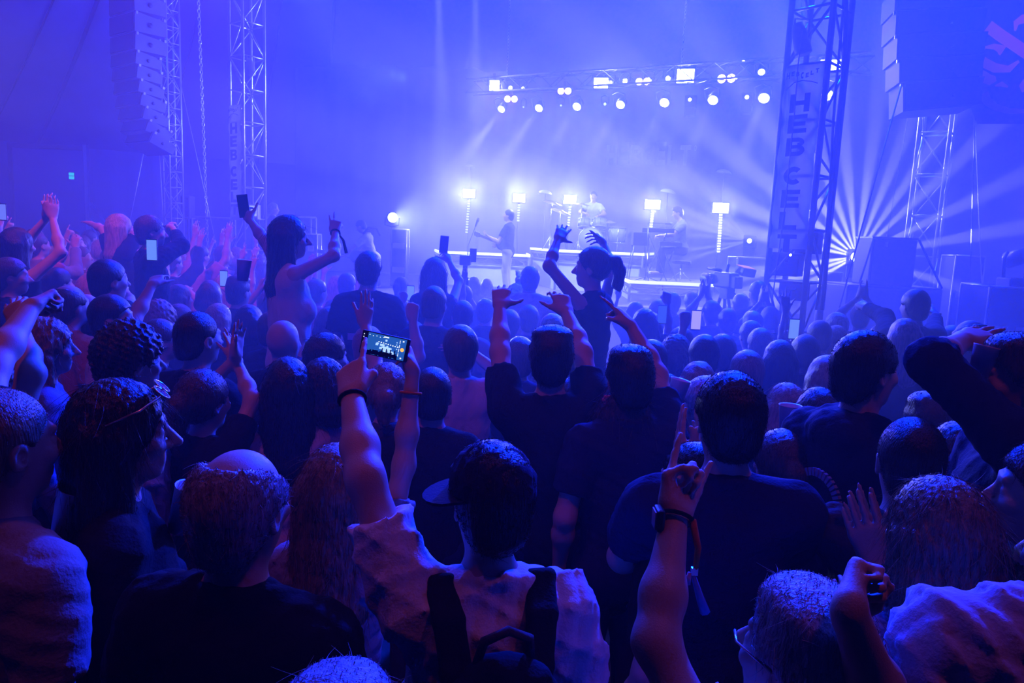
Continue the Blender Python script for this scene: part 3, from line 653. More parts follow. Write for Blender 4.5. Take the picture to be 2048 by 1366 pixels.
# ------------------------------------------------------------------ big calligraphic letters on the hanging cloth at the upper right
CL = mat('dark_drape', (.012, .02, .10), .75, bump=.3, bscale=3); PINKI = mat('pale_print', (.62, .45, .60), .8)
yb = 10.4
def bp(px, py, o=0.): return at(px, py, yb-o+.0*py)
t = thing('hanging_drape', 'dark hanging cloth with huge curling letters at the upper right', 'banner', (0, 0, 0))
vs = []; fs = []
for i in range(9):
    for j in range(9):
        px, py = 1935+i*32, -40+j*36; px = max(px, 1935+max(0, (py-200))*.4); vs.append(bp(px, py, .04*math.sin(i*1.3)))
fs = [(i*9+j, (i+1)*9+j, (i+1)*9+j+1, i*9+j+1) for i in range(8) for j in range(8)]
pn = MB().add(vs, fs, True).build('cloth', CL, t); md = pn.modifiers.new('thickness', 'SOLIDIFY'); md.thickness = .01
def brush(name, pts, ws):
    """a calligraphic stroke whose width changes along the way"""
    P = [Vector(p) for p in pts]; o = []; i_ = []
    for k, p in enumerate(P):
        d = (P[min(k+1, len(P)-1)]-P[max(k-1, 0)]).normalized(); nn = Vector((-d.y, d.x)); o.append(p+nn*ws[k]/2); i_.append(p-nn*ws[k]/2)
    g = MB()
    for k in range(len(P)-1):
        q = [o[k], o[k+1], i_[k+1], i_[k]]; f = [bp(x, y, .10) for x, y in q]; b = [bp(x, y, .085) for x, y in q]
        g.add(f+b, [(0, 1, 2, 3), (7, 6, 5, 4), (0, 4, 5, 1), (1, 5, 6, 2), (2, 6, 7, 3), (3, 7, 4, 0)])
    return g.build(name, PINKI, t)
brush('letter_stroke', [(1976, 52), (2000, 70), (2030, 90), (2062, 112)], [26, 26, 26, 26])
brush('letter_stroke', [(2030, 62), (2032, 46), (2046, 38), (2066, 36)], [4, 12, 18, 20])
brush('letter_e', [(1999, 110), (2004, 98), (1988, 93), (1970, 95), (1958, 108), (1966, 124), (1990, 136), (2018, 138), (2038, 122)], [4, 22, 12, 5, 16, 22, 20, 14, 5])
brush('letter_stroke', [(1944, 92), (1946, 100), (1948, 108)], [8, 9, 6]); brush('letter_stroke', [(1948, 132), (1950, 142), (1952, 150)], [9, 11, 8])
brush('letter_stroke', [(1957, 142), (1968, 154), (1980, 160), (1992, 157)], [12, 24, 22, 10]); brush('letter_stroke', [(1990, 172), (2004, 168), (2016, 174)], [3, 11, 4])
brush('letter_stroke', [(1968, 186), (1974, 202), (1992, 215), (2020, 222), (2056, 222)], [18, 20, 16, 12, 8]); brush('letter_stroke', [(2050, 160), (2044, 172), (2048, 184)], [8, 12, 8])

# ------------------------------------------------------------------ stage, risers, back cloth
STZ = 1.0
t = thing('stage', 'long black stage deck behind the crowd', 'stage', (.75, 17.0, 0))
MB().box((0, 0, STZ-.05), (16.5, 7.9, .10)).build('deck', PLY, t); MB().box((0, -3.92, STZ/2-.05), (16.5, .05, STZ-.1)).build('front_skirt', BLACK, t)
g = MB()
for i in range(9):
    for j in range(2): MB().tube([(-7.6+i*1.9, -3.7+j*2.65, 0), (-7.6+i*1.9, -3.7+j*2.65, STZ-.1)], .03, 6).build('support_leg', STEEL, t)
def drape(u, v): x = -6.5+15.5*u; return Vector((x, 21.3+.06*math.sin(x*5.2)+.03*math.sin(x*11+1), STZ+8.2*v))
o = grid_surface('wall_backdrop', drape, 150, 3, mat('backdrop_cloth', (.035, .04, .07), .8), thick=.01)
LT = mat('backdrop_print', (.40, .42, .5), .8)
pa, pb = at(1211, 331, 21.16), at(1382, 331, 21.16); ux = (pb-pa)/6.4; uz = Vector((0, 0, (at(1211, 290, 21.16).z-pa.z)))
for k, ch in enumerate('HEBCELT'):
    L = MB(); hgt = 1.15 if k in (1, 4) else 1
    glyph(L, ch, pa+ux*(k*.92), ux*.80, uz*hgt, (0, -.01, 0)); L = L.build('letter_'+ch.lower(), LT, o)
L = MB(); glyph(L, '\u00b0', pa+ux*6.5, ux*.6, uz, (0, -.01, 0)); L.build('small_ring', LT, o)

LEDW = mat('led_strip', (.8, .85, 1), .4, emit=(.45, .5, 1), strength=2.2)
PANEL = mat('riser_panel', (.70, .74, .80), .5)
def riser(label, plan, z1, strip=True, lat=True):
    """plan: corner points (x, y) from the back left corner, over the front, to the back right one"""
    c = Vector((sum(p[0] for p in plan)/len(plan), sum(p[1] for p in plan)/len(plan), STZ)); t = thing('stage_riser', label, 'riser', c)
    loc = [Vector((p[0]-c.x, p[1]-c.y, 0)) for p in plan]; H = z1-STZ
    MB().prism([(p.x, p.y) for p in loc], (0, 0, H-.08), (1, 0, 0), (0, 1, 0), (0, 0, .08)).build('deck', PLY, t)
    f = MB(); st = MB(); ed = MB(); la = MB()
    for i in range(len(loc)-1):
        a, b = loc[i], loc[i+1]; d = (b-a).normalized(); n = Vector((d.y, -d.x, 0))
        if n.y > .9: continue
        f.add([a-n*.05, b-n*.05, b-n*.05+Vector((0, 0, H-.26)), a-n*.05+Vector((0, 0, H-.26)), a-n*.08, b-n*.08, b-n*.08+Vector((0, 0, H-.26)), a-n*.08+Vector((0, 0, H-.26))],
              [(0, 1, 2, 3), (7, 6, 5, 4), (0, 4, 5, 1), (3, 2, 6, 7)])
        st.add([a+n*.03+Vector((0, 0, H-.035)), b+n*.03+Vector((0, 0, H-.035)), b+n*.03+Vector((0, 0, H+.025)), a+n*.03+Vector((0, 0, H+.025)),
                a+Vector((0, 0, H-.035)), b+Vector((0, 0, H-.035)), b+Vector((0, 0, H+.025)), a+Vector((0, 0, H+.025))], [(0, 1, 2, 3), (7, 6, 5, 4), (3, 2, 6, 7), (0, 4, 5, 1)])
        L = (b-a).length; k = max(2, int(L/.30))
        if lat:
            la.tube([a+Vector((0, 0, H-.10)), b+Vector((0, 0, H-.10))], .022, 6); la.tube([a+Vector((0, 0, H-.245)), b+Vector((0, 0, H-.245))], .018, 6)
            for q in range(k):
                x0, x1 = a.lerp(b, q/k), a.lerp(b, (q+1)/k); lo, hi = Vector((0, 0, H-.245)), Vector((0, 0, H-.10))
                la.tube([x0+(lo if q % 2 else hi), x1+(hi if q % 2 else lo)], .009, 5)
        MB().tube([a, a+Vector((0, 0, H-.05))], .028, 6).build('corner_post', STEEL, t); e_b = b
    MB().tube([e_b, e_b+Vector((0, 0, H-.05))], .028, 6).build('corner_post', STEEL, t)
    f.build('front_panel', PANEL, t); st.build('edge_strip', LEDW, t);
    if lat: la.build('lattice_rail', STEEL, t)
    return t
X = lambda px, y: (px-1024)/FPX*y
riser('low white riser behind the singer', [(X(872, 19)-.1, 19), (X(872, 17), 17), (X(1052, 17)-.02, 17), (X(1052, 19)-.1, 19)], 1.77)
riser('drum riser with white front panels', [(X(1054, 19.2), 19.2), (X(1104, 16.8), 16.8), (X(1276, 16.8), 16.8), (X(1296, 19.2), 19.2)], 1.92)
riser('keyboard riser with white front panels and lattice rail', [(X(1228, 16.6), 16.6), (X(1254, 14.3), 14.3), (X(1418, 14.3), 14.3), (X(1395, 16.6), 16.6)], 1.40)

# steps of pale edging between the drum and keyboard risers
t = thing('stage_steps', 'small pale steps between the drum and keyboard risers', 'steps', (X(1285, 16.6), 16.55, STZ))
for k in range(3): MB().box((.08*k, -.1+.0*k, .12+.2*k), (.7-.16*k, .26, .05)).build('tread', WHITEP, t)
MB().box((.1, .1, .3), (.5, .08, .6)).build('stringer', STEEL, t)

# ------------------------------------------------------------------ lamps: every fixture carries its own light
GLOW = mat('white_hot_lamp', (1, 1, 1), .5, emit=(.80, .90, 1), strength=14)
GLOWB = mat('blue_white_lamp', (1, 1, 1), .5, emit=(.62, .70, 1), strength=9)
GLOWP = mat('warm_lamp', (1, 1, 1), .5, emit=(1, .62, .80), strength=14)
DOTS = mat('pixel_dots', (1, 1, 1), .5, emit=(.55, .65, 1), strength=5)
DIMD = mat('pixel_dots_dim', (.5, .5, .6), .5, emit=(.45, .55, 1), strength=2.2)
def orient(t, target):
    d = (Vector(target)-t.location).normalized(); t.rotation_euler = d.to_track_quat('-Y', 'Z').to_euler(); return d
def lamp(t, name, kind, off, watts, color, **k):
    d = t.rotation_euler.to_quaternion() @ Vector((0, -1, 0)); p = t.location+d*off
    o = spot(name, p, p+d*5, watts, color, k.get('cone', 30), k.get('blend', .5), k.get('radius', .06)) if kind == 's' else area(name, p, p+d*5, watts, color, k.get('sx', .3), k.get('sy', .2))
    return o
STROBES = []
def strobe(label, px, py, y, w, h, zb, dots, watts):
    p = at(px, py, y); t = thing('strobe_stand', label, 'stage light', (p.x, p.y, zb), 0, 'strobes on stands along the risers'); hz = p.z-zb
    MB().box((0, .05, hz), (w+.04, .1, h+.04), bev=.01).build('lamp_head', BLACK, t)
    MB().box((0, -.012, hz), (w, .03, h)).build('lamp_face', GLOW, t)
    MB().tube([(0, .04, 0), (0, .04, hz-h/2)], .018).build('pole', STEEL, t)
    g = MB(); n = int((dots[1]-dots[0])/5.2)
    for i in range(n):
        q = at(px+(dots[2])*(i/n), dots[0]+i*5.2, y)
        g.box((q.x-p.x, -.03, q.z-zb), (.062, .03, .036))
    g.build('pixel_strip', DOTS if dots[3] else DIMD, t)
    for k in range(3):
        a = 2*PI*k/3; MB().tube([(0, .04, .25), (.3*math.cos(a), .04+.3*math.sin(a), .01)], .012, 6).build('leg', STEEL, t)
    area('strobe_light', p+Vector((0, -.06, 0)), p+Vector((-.8-p.x*.2, -6, -.6)), watts, (.085, .088, 1.0), w, h)
strobe('leftmost of the five glaring strobes on the stage', 938, 387, 19.6, .32, .22, STZ, (402, 470, -5, 0), 820)
strobe('glaring strobe just behind the singer', 1038, 396, 19.4, .32, .22, STZ, (410, 450, -2, 0), 820)
strobe('glaring strobe behind the drum kit', 1140, 399, 19.0, .33, .22, 1.92, (414, 460, -4, 0), 820)
strobe('glaring strobe above the keyboards', 1305, 409, 17.2, .35, .21, STZ, (422, 462, -4, 1), 820)
strobe('rightmost of the five glaring strobes on the stage', 1441, 416, 16.6, .35, .22, STZ, (430, 512, -5, 1), 820)

# overhead truss with its lamps
TRS = mat('truss_grey', (.07, .07, .08), .75)
def trussline(px, py, s): return None
q0, q1 = at(940, 174, 19.2), at(1745, 126, 14.2)
t = thing('lighting_truss', 'long overhead truss carrying the stage lamps', 'truss', (q0+q1)/2); d = (q1-q0); L = d.length; t.rotation_euler = d.to_track_quat('X', 'Z').to_euler()
hh = .17; cs = [(-hh, -hh), (hh, -hh), (hh, hh), (-hh, hh)]
for y_, z_ in cs: MB().tube([(-L/2, y_, z_), (L/2, y_, z_)], .022, 8).build('chord', TRS, t)
for k in range(4):
    (ya, za), (yb_, zb_) = cs[k], cs[(k+1) % 4]; g = MB(); n = 22
    for i in range(n): g.tube([(-L/2+L*i/n, ya if i % 2 else yb_, za if i % 2 else zb_), (-L/2+L*(i+1)/n, yb_ if i % 2 else ya, zb_ if i % 2 else za)], .010, 5)
    g.build('bracing', TRS, t)
for k, u in enumerate((-.38, .1, .42)):
    p = (q0+q1)/2+d*u; chain(('hoist chain holding the left end of the overhead truss', 'hoist chain holding the middle of the overhead truss', 'hoist chain holding the right end of the overhead truss')[k], p+Vector((0, 0, .18)), p+Vector((0, 0, 4.5)), .014)
def depth_on_truss(px): u = (px-940)/(1745-940); return 19.2+(14.2-19.2)*u
def yoke(t, r, up):
    MB().tube([(-r-.04, 0, 0), (-r-.04, .02, up*.8), (0, .02, up), (r+.04, .02, up*.8), (r+.04, 0, 0)], .014, 6).build('yoke', BLACK, t)
BEAMT = {}
def wash(label, px, py, r, watts, cone=13, target=None):
    y = depth_on_truss(px)-.25; p = at(px, py, y); t = thing('wash_light', label, 'stage light', p, 0, 'round wash lights under the overhead truss')
    tg = target or p+Vector((-3.2, -5.4, -5.6)); orient(t, tg)
    MB().lathe([(r*.55, .0), (r*.9, .05), (r*1.06, .15), (r*1.06, .24), (r*.98, .25)], (0, .25, 0), (0, -1, 0), 24).build('housing', BLACK, t)
    g = MB(); g.disc((0, -.005, 0), (0, 1, 0), r*.94, .012, 28); g.build('lens_plate', mat('lens_plate', (.5, .5, .6), .3, emit=(.55, .62, 1), strength=3.), t)
    g = MB(); pts = [(0, 0)]+[(.36*r*math.cos(a*PI/3), .36*r*math.sin(a*PI/3)) for a in range(6)]+[(.72*r*math.cos(a*PI/6), .72*r*math.sin(a*PI/6)) for a in range(12)]
    for x_, z_ in pts: g.disc((x_, -.018, z_), (0, 1, 0), r*.165, .014, 10)
    g.build('lens_cells', GLOW, t); yoke(t, r, .3); lamp(t, 'wash_beam', 's', .03, watts, (.10, .10, 1), cone=cone, blend=.7, radius=r*.8)
nm = ('leftmost round wash light under the truss', 'second round wash light from the left under the truss', 'third round wash light from the left, above the singer', 'fourth round wash light from the left, left of the cloth lettering',
      'fifth round wash light, above the last letters on the back cloth', 'sixth round wash light, third from the right tower', 'largest round wash light just left of the right front tower', 'round wash light half hidden behind the right front tower')
for k, (px, py, r) in enumerate(((1003, 218, .10), (1078, 216, .105), (1154, 213, .108), (1241, 209, .11), (1329, 205, .115), (1426, 200, .115), (1528, 196, .12), (1655, 190, .12))):
    wash(nm[k], px, py, r, 24000)
def panel_lamp(label, px, py, w, h, watts, face=GLOW):
    y = depth_on_truss(px)-.3; p = at(px, py, y); t = thing('blinder_panel', label, 'stage light', p, 0, 'square blinders on the overhead truss'); orient(t, (p.x*.4-1, 2, 1.6))
    MB().box((0, .07, 0), (w+.05, .12, h+.05), bev=.01).build('housing', BLACK, t); MB().box((0, -.002, 0), (w, .02, h)).build('lamp_face', face, t)
    MB().box((0, .07, h/2+.09), (.08, .05, .16)).build('clamp', STEEL, t); yoke(t, w/2, h/2+.1)
    lamp(t, 'blinder_light', 'a', .05, watts, (.18, .18, 1.0), sx=w, sy=h)
panel_lamp('blinder at the left end of the overhead truss', 989, 171, .24, .24, 160)
panel_lamp('blinder above the middle of the stage', 1202, 166, .32, .22, 260)
panel_lamp('brightest blinder right of the middle on the truss', 1371, 152, .36, .28, 380)
panel_lamp('left one of two blinders behind the right front tower', 1652, 132, .20, .22, 140); panel_lamp('right one of two blinders behind the right front tower', 1672, 131, .16, .20, 140)
def pair(label, px, py, r, watts):
    y = depth_on_truss(px)-.28; p = at(px, py, y); t = thing('warm_twin_lamp', label, 'stage light', p, 0, 'warm twin lamps on the overhead truss'); orient(t, (p.x*.3-2.5, 4, 1.6))
    for k in (-1, 1):
        MB().disc((k*r*1.15, .05, 0), (0, 1, 0), r*1.12, .10, 18, r*.8).build('reflector', BLACK, t); MB().disc((k*r*1.15, -.008, 0), (0, 1, 0), r, .02, 18).build('bulb', GLOWP, t)
    MB().box((0, .07, r+.06), (.06, .05, .18)).build('clamp', STEEL, t)
    lamp(t, 'warm_light', 's', .06, watts, (1, .16, .45), cone=95, blend=.8, radius=.1)
pair('leftmost pink-white twin lamp', 1022, 198, .075, 60); pair('pink-white twin lamp above the singer and drums', 1129, 182, .075, 60)
pair('pink-white twin lamp between the two large blinders', 1286, 163, .075, 60); pair('rightmost pink-white twin lamp', 1453, 157, .085, 60)
def small_head(label, px, py, r, y=None, watts=0, face=GLOWB, tgt=(-1, -6, -1.6), cone=12, group='small moving heads on the overhead truss'):
    y = y or depth_on_truss(px)-.2; p = at(px, py, y); t = thing('moving_head_light', label, 'stage light', p, 0, group); orient(t, p+Vector(tgt))
    MB().lathe([(r*.7, .0), (r*1.15, .06), (r*1.15, .22), (r*.95, .24)], (0, .24, 0), (0, -1, 0), 16).build('head', BLACK, t); MB().disc((0, -.004, 0), (0, 1, 0), r*.92, .012, 16).build('lens', face, t)
    yoke(t, r*1.2, .2)
    if watts: lamp(t, 'small_beam', 's', .03, watts, (.25, .3, 1), cone=cone, blend=.5, radius=r*.6)
    return t
for label, px, py, r in (('small lit head right of the left end blinder', 1021, 176, .055), ('smaller lit head further right of the left end blinder', 1046, 177, .045), ('small lit head touching the middle blinder', 1220, 166, .06),
                         ('small lit head just left of the third warm lamp', 1250, 162, .06), ('small lit head just right of the third warm lamp', 1298, 160, .06), ('small lit head just left of the brightest blinder', 1336, 157, .06)):
    small_head(label, px, py, r)
small_head('small lit head left of the right front tower', 1523, 144, .075, watts=500, tgt=(-2, -5, -5), cone=9)
for label, px, py, r in (('tiny dim lamp between the first two wash lights', 1047, 214, .02), ('tiny lamp between the second and third wash lights', 1122, 211, .025), ('tiny lamp left of the fourth wash light', 1210, 208, .035)):
    small_head(label, px, py, r, face=DIMD, group='tiny lamps between the wash lights')
def fan(t_loc, dirs, watts, cone, color=(.34, .35, 1)):
    for k, dv in enumerate(dirs): spot('fan_beam', t_loc, t_loc+Vector(dv), watts, color, cone, .6, .012)
def fanhead(label, px, py, y, dirs, watts, r=.05, cone=5, base=True):
    p = at(px, py, y); t = thing('beam_light', label, 'stage light', p, 0, 'beam lights throwing fans'); orient(t, p+Vector((-.4, -1, .1)))
    MB().box((0, .14, 0), (.26, .16, .26), bev=.02).build('housing', BLACK, t); MB().disc((0, .03, 0), (0, 1, 0), r*1.3, .10, 16).build('barrel', BLACK, t); MB().disc((0, -.02, 0), (0, 1, 0), r, .015, 16).build('lens', GLOW, t)
    MB().box((0, .14, -.22), (.22, .18, .18)).build('base', BLACK, t); fan(p+(t.rotation_euler.to_quaternion() @ Vector((0, -.06, 0))), dirs, watts, cone); return t
D2 = lambda deg, y=-.25: (math.cos(math.radians(deg)), y, math.sin(math.radians(deg)))
fanhead('small beam lamp under the truss throwing a thin fan up left', 1380, 200, depth_on_truss(1380)-.2, [D2(150), D2(160), D2(170)], 6000, .035)
fanhead('small beam lamp near the right front tower throwing a fan up left', 1494, 195, depth_on_truss(1494)-.2, [D2(105), D2(118), D2(132), D2(145), D2(155)], 14000, .04)
fanhead('beam lamp on the stage throwing a fan across the keyboards', 1499, 482, 14.8, [D2(a, -.1) for a in (136, 147, 158, 168, 177, 191, 199)], 40000, .045)
fanhead('starburst beam lamp beside the right speaker stack', 1712, 514, 11.2, [D2(a, -.22) for a in (14, 32, 52, 66, 80, 94, 108, 121, 134, 148, 161, 171, 190, 199, 209, 345)], 45000, .075, 8)
# side lamp on a case at the left
p = at(785, 435, 15.6); t = thing('side_lamp', 'round lamp shining from atop the tall case on the left of the stage', 'stage light', p); orient(t, p+Vector((.55, -1, -.05)))
MB().lathe([(.05, 0), (.09, .04), (.115, .12), (.115, .2)], (0, .2, 0), (0, -1, 0), 20).build('housing', BLACK, t); MB().disc((0, -.005, 0), (0, 1, 0), .105, .014, 20).build('lens_plate', GLOWB, t)
g = MB()
for a in range(8): g.disc((.065*math.cos(a*PI/4), -.016, .065*math.sin(a*PI/4)), (0, 1, 0), .024, .012, 8)
g.build('lens_cells', GLOW, t); yoke(t, .115, -.2); lamp(t, 'side_light', 's', .04, 3000, (.3, .36, 1), cone=40, blend=.6)
# dish reflectors on slim poles behind the strobes
def dish(label, px, py, y, w):
    p = at(px, py, y); t = thing('dish_lamp', label, 'stage light', p, 0, 'pale dome lamps on poles'); 
    MB().lathe([(w*.02, .5*w), (w*.5, .42*w), (w*.85, .22*w), (w, 0), (w*.96, 0), (w*.8, .2*w), (w*.45, .38*w)], (0, 0, -.1*w), (.15, -.1, 1), 24).build('dome', mat('pale_dome', (.55, .56, .62), .4, trans=.5), t)
    MB().tube([(0, 0, .1*w), (0, .02, STZ-p.z)], .012, 6).build('pole', STEEL, t)
dish('pale dome lamp high on the left of the back cloth', 941, 333, 20.4, .14); dish('pale dome lamp over the left cymbals', 1091, 385, 18.9, .17)
dish('pale dome lamp above the keyboard player', 1336, 384, 18, .2); dish('pale dome lamp high on the right of the back cloth', 1448, 345, 18.5, .2)
# two heads high above throwing the pair of downward shafts
for label, px, dx in (('beam head above the frame throwing the left downward shaft', 876, .35), ('beam head above the frame throwing the right downward shaft', 950, .25)):
    p = at(px, -26, 14); t = thing('beam_light', label, 'stage light', p, 0, 'overhead beam heads'); orient(t, p+Vector((dx, -.3, -5)))
    MB().lathe([(.07, 0), (.12, .08), (.12, .3), (.10, .32)], (0, .32, 0), (0, -1, 0), 18).build('head', BLACK, t); MB().disc((0, -.004, 0), (0, 1, 0), .09, .012, 18).build('lens', GLOW, t)
    lamp(t, 'shaft_beam', 's', .03, 90000, (.12, .14, 1), cone=10, blend=.5, radius=.06)
# small par can on the right tower and the one on the left tower
for label, px, py, y, m_ in (('black par can clamped high inside the right front tower', 1601, 78, 8.0, BLACK), ('white par can clamped inside the left tower', 501, 133, 14.75, WHITEP), ):
    p = at(px, py, y); t = thing('par_can', label, 'stage light', p); k = .075 if y < 10 else .07
    MB().lathe([(k*.75, -.16), (k, -.08), (k*1.15, .12), (k*1.15, .16)], (0, 0, 0), (.25, -.2, -1), 16).build('can', m_, t); MB().tube([(-k, 0, 0), (-k, 0, .2), (k, 0, .2), (k, 0, 0)], .012, 6).build('yoke', m_, t)
p = at(508, 424, 14.7); t = thing('spot_box', 'white lit lamp box low on the left tower', 'stage light', p)
MB().box((0, 0, 0), (.22, .2, .30), bev=.02).build('housing', WHITEP, t); MB().box((0, -.105, .02), (.17, .02, .2)).build('lit_face', mat('soft_lit', (.8, .8, .9), .5, emit=(.3, .36, 1), strength=1.5), t); MB().tube([(-.1, 0, -.15), (-.1, 0, -.3), (.1, 0, -.3), (.1, 0, -.15)], .012).build('bracket', STEEL, t)

# ------------------------------------------------------------------ general light: floods out of sight above the stage and over the crowd
spot('stage_flood', (3.2, 20.3, 9.6), (2.0, 14, 0), 15500, (.038, .036, 1), 130, .9, .4)
spot('stage_flood', (-2.5, 20.3, 9.6), (-3.5, 12, 0), 2000, (.002, .028, 1), 150, .9, .4)
spot('stage_flood', (7.5, 15.5, 9.2), (5, 6, 0), 7500, (.006, .028, 1), 140, .9, .4)
spot('side_flood', (-9.5, 15.5, 8.2), (-13, 20, 3), 1700, (.0, .036, 1), 150, .9, .4)
spot('audience_flood', (-1.5, 15.5, 9.8), (-.8, 3.4, 1.3), 28000, (.0, .020, 1), 46, .8, .3)
spot('audience_flood', (4.6, 14.2, 9.4), (1.8, 3.0, 1.3), 62000, (.0, .020, 1), 50, .8, .3)
spot('front_wash', (-4.9, 13.6, 7.2), (1.6, 17.2, 2.0), 8500, (.30, .36, 1), 44, .7, .15)
spot('front_wash', (2.4, 12.2, 8.0), (1.8, 16.6, 1.8), 6000, (.30, .36, 1), 52, .7, .15)
spot('side_wash', (-2.6, 16.6, 5.6), (-6.8, 15.6, 5.2), 3000, (.07, .12, 1), 84, .9, .15)
spot('crowd_flood', (-4.3, 12.6, 7.4), (-5.0, 7.0, 1.6), 400, (1, .10, .32), 56, .9, .12)
spot('house_light', (-2.6, 3.6, 6.6), (-4.8, 7.8, 1.5), 1100, (1, .12, .45), 62, .9, .2)
spot('house_light', (-1.8, .6, 6.0), (-1.5, 3.2, 1.5), 120, (1, .12, .40), 62, .9, .2)
spot('house_light', (1.6, .4, 6.0), (1.2, 1.8, 1.5), 62, (1, .12, .40), 60, .9, .2)
spot('house_light', (4.2, 4.5, 6.4), (7.4, 10.4, 5.6), 480, (1, .14, .55), 28, .9, .1)

# ------------------------------------------------------------------ the band
def on_stage(px, py_top, y, z0): p = at(px, py_top, y); return (p.x, p.y, z0), p.z-z0
# singer, in profile to the left, playing a guitar
r_, hg = on_stage(1019, 431, 15.2, STZ)
hg = 1.74
B = dict(h=.011)
V = Vector
sg = build_person('singer in a dark tee standing in profile with a guitar', r_, -78, hg, hair='short', hc='dark', top='navy', legs='cream', tilt=3, lean=(0, .02), fuzz=0,
    L=dict(e3=(-.25, .16, 1.06), w3=(-.24, .38, 1.17), d=0, n=(0, 0, 1), pose='hold', lift=0), R=dict(e3=(.27, .04, 1.12), w3=(.10, .26, 1.00), n=(0, -1, 0), pose='relaxed', lift=0), **B)
GW = mat('guitar_body', (.03, .012, .01), .25); FRET = mat('fretboard', (.05, .03, .02), .5)
def guitar(label, sgr, rest_z, neck_dir, y0, L=.98, x0=.12, col=GW):
    """guitar hung across a player's front: body at the right hip, neck to the left hand"""
    R_ = Matrix.Rotation(-0, 3, 'Z'); c = sgr['loc2w'](V((x0, y0, rest_z))); t = thing('guitar', label, 'guitar', c)
    n = sgr['t'].rotation_euler.to_matrix() @ V(neck_dir); n.normalize(); fw = sgr['t'].rotation_euler.to_matrix() @ V((0, 1, 0)); fw = (fw-n*fw.dot(n)).normalized(); s = n.cross(fw)
    M = Matrix((n, s, fw)).transposed()
    out = []
    for k in range(36):
        a = 2*PI*k/36; x = .23*math.cos(a); rr = .165*(1-.13*math.cos(a))*(1-.22*math.exp(-((x-.03)/.06)**2)); out.append((x-.05, rr*math.sin(a)))
    g = MB(); g.prism(out, (0, 0, -.04), (1, 0, 0), (0, 1, 0), (0, 0, .055)); g.v = [tuple(M @ V(p)) for p in g.v]; b = g.build('body', col, t)
    g = MB().box((.42, 0, .012), (.56, .05, .022)); g.v = [tuple(M @ V(p)) for p in g.v]; g.build('neck', FRET, t)
    g = MB().box((.755, .0, .006), (.15, .075, .018)); g.v = [tuple(M @ V(p)) for p in g.v]; hd = g.build('headstock', col, t)
    g = MB()
    for k in range(6): g.disc((.70+.02*k, .048*(1 if k % 2 else -1), .006), (0, 1, 0), .009, .02, 8)
    g.v = [tuple(M @ V(p)) for p in g.v]; g.build('tuning_pegs', ALU, hd)
    g = MB().box((-.12, 0, .022), (.03, .09, .016)); g.box((.02, 0, .02), (.04, .08, .012)); g.v = [tuple(M @ V(p)) for p in g.v]; g.build('bridge', ALU, t)
    return t
guitar('dark guitar slung on the singer', sg, 1.02, (-.75, .45, .22), .17)
# bass player bent forward
r_, hg = on_stage(742, 455, 14.9, STZ)
bp_ = build_person('musician in a pale shirt bent forward over a bass on the left of the stage', (r_[0]+.12, r_[1], STZ), -84, 1.42, hair='short', hc='dark', top='white', legs='black', tilt=-32, fuzz=0, headpos=(.0, .34, 1.26),
    lean=(0, .30), L=dict(e3=(-.26, .46, .78), w3=(-.20, .60, .66), n=(0, 0, 1), pose='hold', lift=0), R=dict(e3=(.28, .40, .76), w3=(.16, .52, .60), n=(0, 0, -1), pose='hold', lift=0), **B)
guitar('bass guitar held low by the bent-over musician', bp_, .62, (-.35, .9, .12), .42, x0=.1)
t = tag(MB().tube([bp_['loc2w'](V(q)) for q in ((.17, -.02, 1.10), (.05, .02, 1.24), (-.12, .14, 1.24), (-.19, .22, 1.12))], .025, 6).build('guitar_strap', BLACK), 'dark strap across the bent musician\'s pale back', 'strap')
# drummer
DZ = 1.92; dx = X(1186, 18.2)
r_, hg = on_stage(1188, 383, 18.3, DZ)
dr = build_person('drummer in a pale tee behind the kit', (r_[0], 18.3, DZ+.52), 188, hg-.52, hair='short', hc='dark', top='white', seat='stool', fuzz=0, tilt=-6,
    L=dict(e3=(-.30, .16, .42), w3=(-.16, .38, .36), n=(0, 0, -1), pose='hold', lift=0), R=dict(e3=(.30, .16, .44), w3=(.16, .38, .40), n=(0, 0, -1), pose='hold', lift=0), legs='black', **B)
CHROME = mat('chrome', (.85, .86, .9), .2, metal=.9); DRUM = mat('drum_shell', (.30, .32, .42), .3); SKINW = mat('drum_head', (.75, .75, .8), .5); BRASS = mat('cymbal_brass', (.75, .66, .45), .28, metal=.8)
def drum(name, label, c, r, h, axis=(0, 0, 1), legs=True):
    t = thing(name, label, 'drum', c); ax = V(axis).normalized()
    MB().disc((0, 0, 0), ax, r, h, 28).build('shell', DRUM, t); MB().disc(ax*(h/2+.004), ax, r*.97, .01, 28).build('head', SKINW if legs or r < .2 else DRUM, t)
    g = MB(); q = V((0, 0, 1)).rotation_difference(ax)
    for e in (-1, 1): g.tube([q @ V((r*1.03*math.cos(k*PI/12), r*1.03*math.sin(k*PI/12), e*h/2)) for k in range(24)], .012, 6, closed=True)
    for k in range(8): g.tube([q @ V((r*1.04*math.cos(k*PI/4), r*1.04*math.sin(k*PI/4), -h/2)), q @ V((r*1.04*math.cos(k*PI/4), r*1.04*math.sin(k*PI/4), h/2))], .007, 5)
    g.build('hoop', CHROME, t)
    if legs:
        g = MB()
        for k in range(3):
            a = 2*PI*k/3+.5; g.tube([(r*math.cos(a), r*math.sin(a), 0), (r*1.1*math.cos(a), r*1.1*math.sin(a), DZ-c[2]+.01)], .011, 6)
        g.build('legs', CHROME, t)
    return t
yk = 17.55
drum('bass_drum', 'big bass drum lying at the centre of the kit', (dx-.28, yk-.2, DZ+.29), .28, .42, (-.12, -1, .0), False)
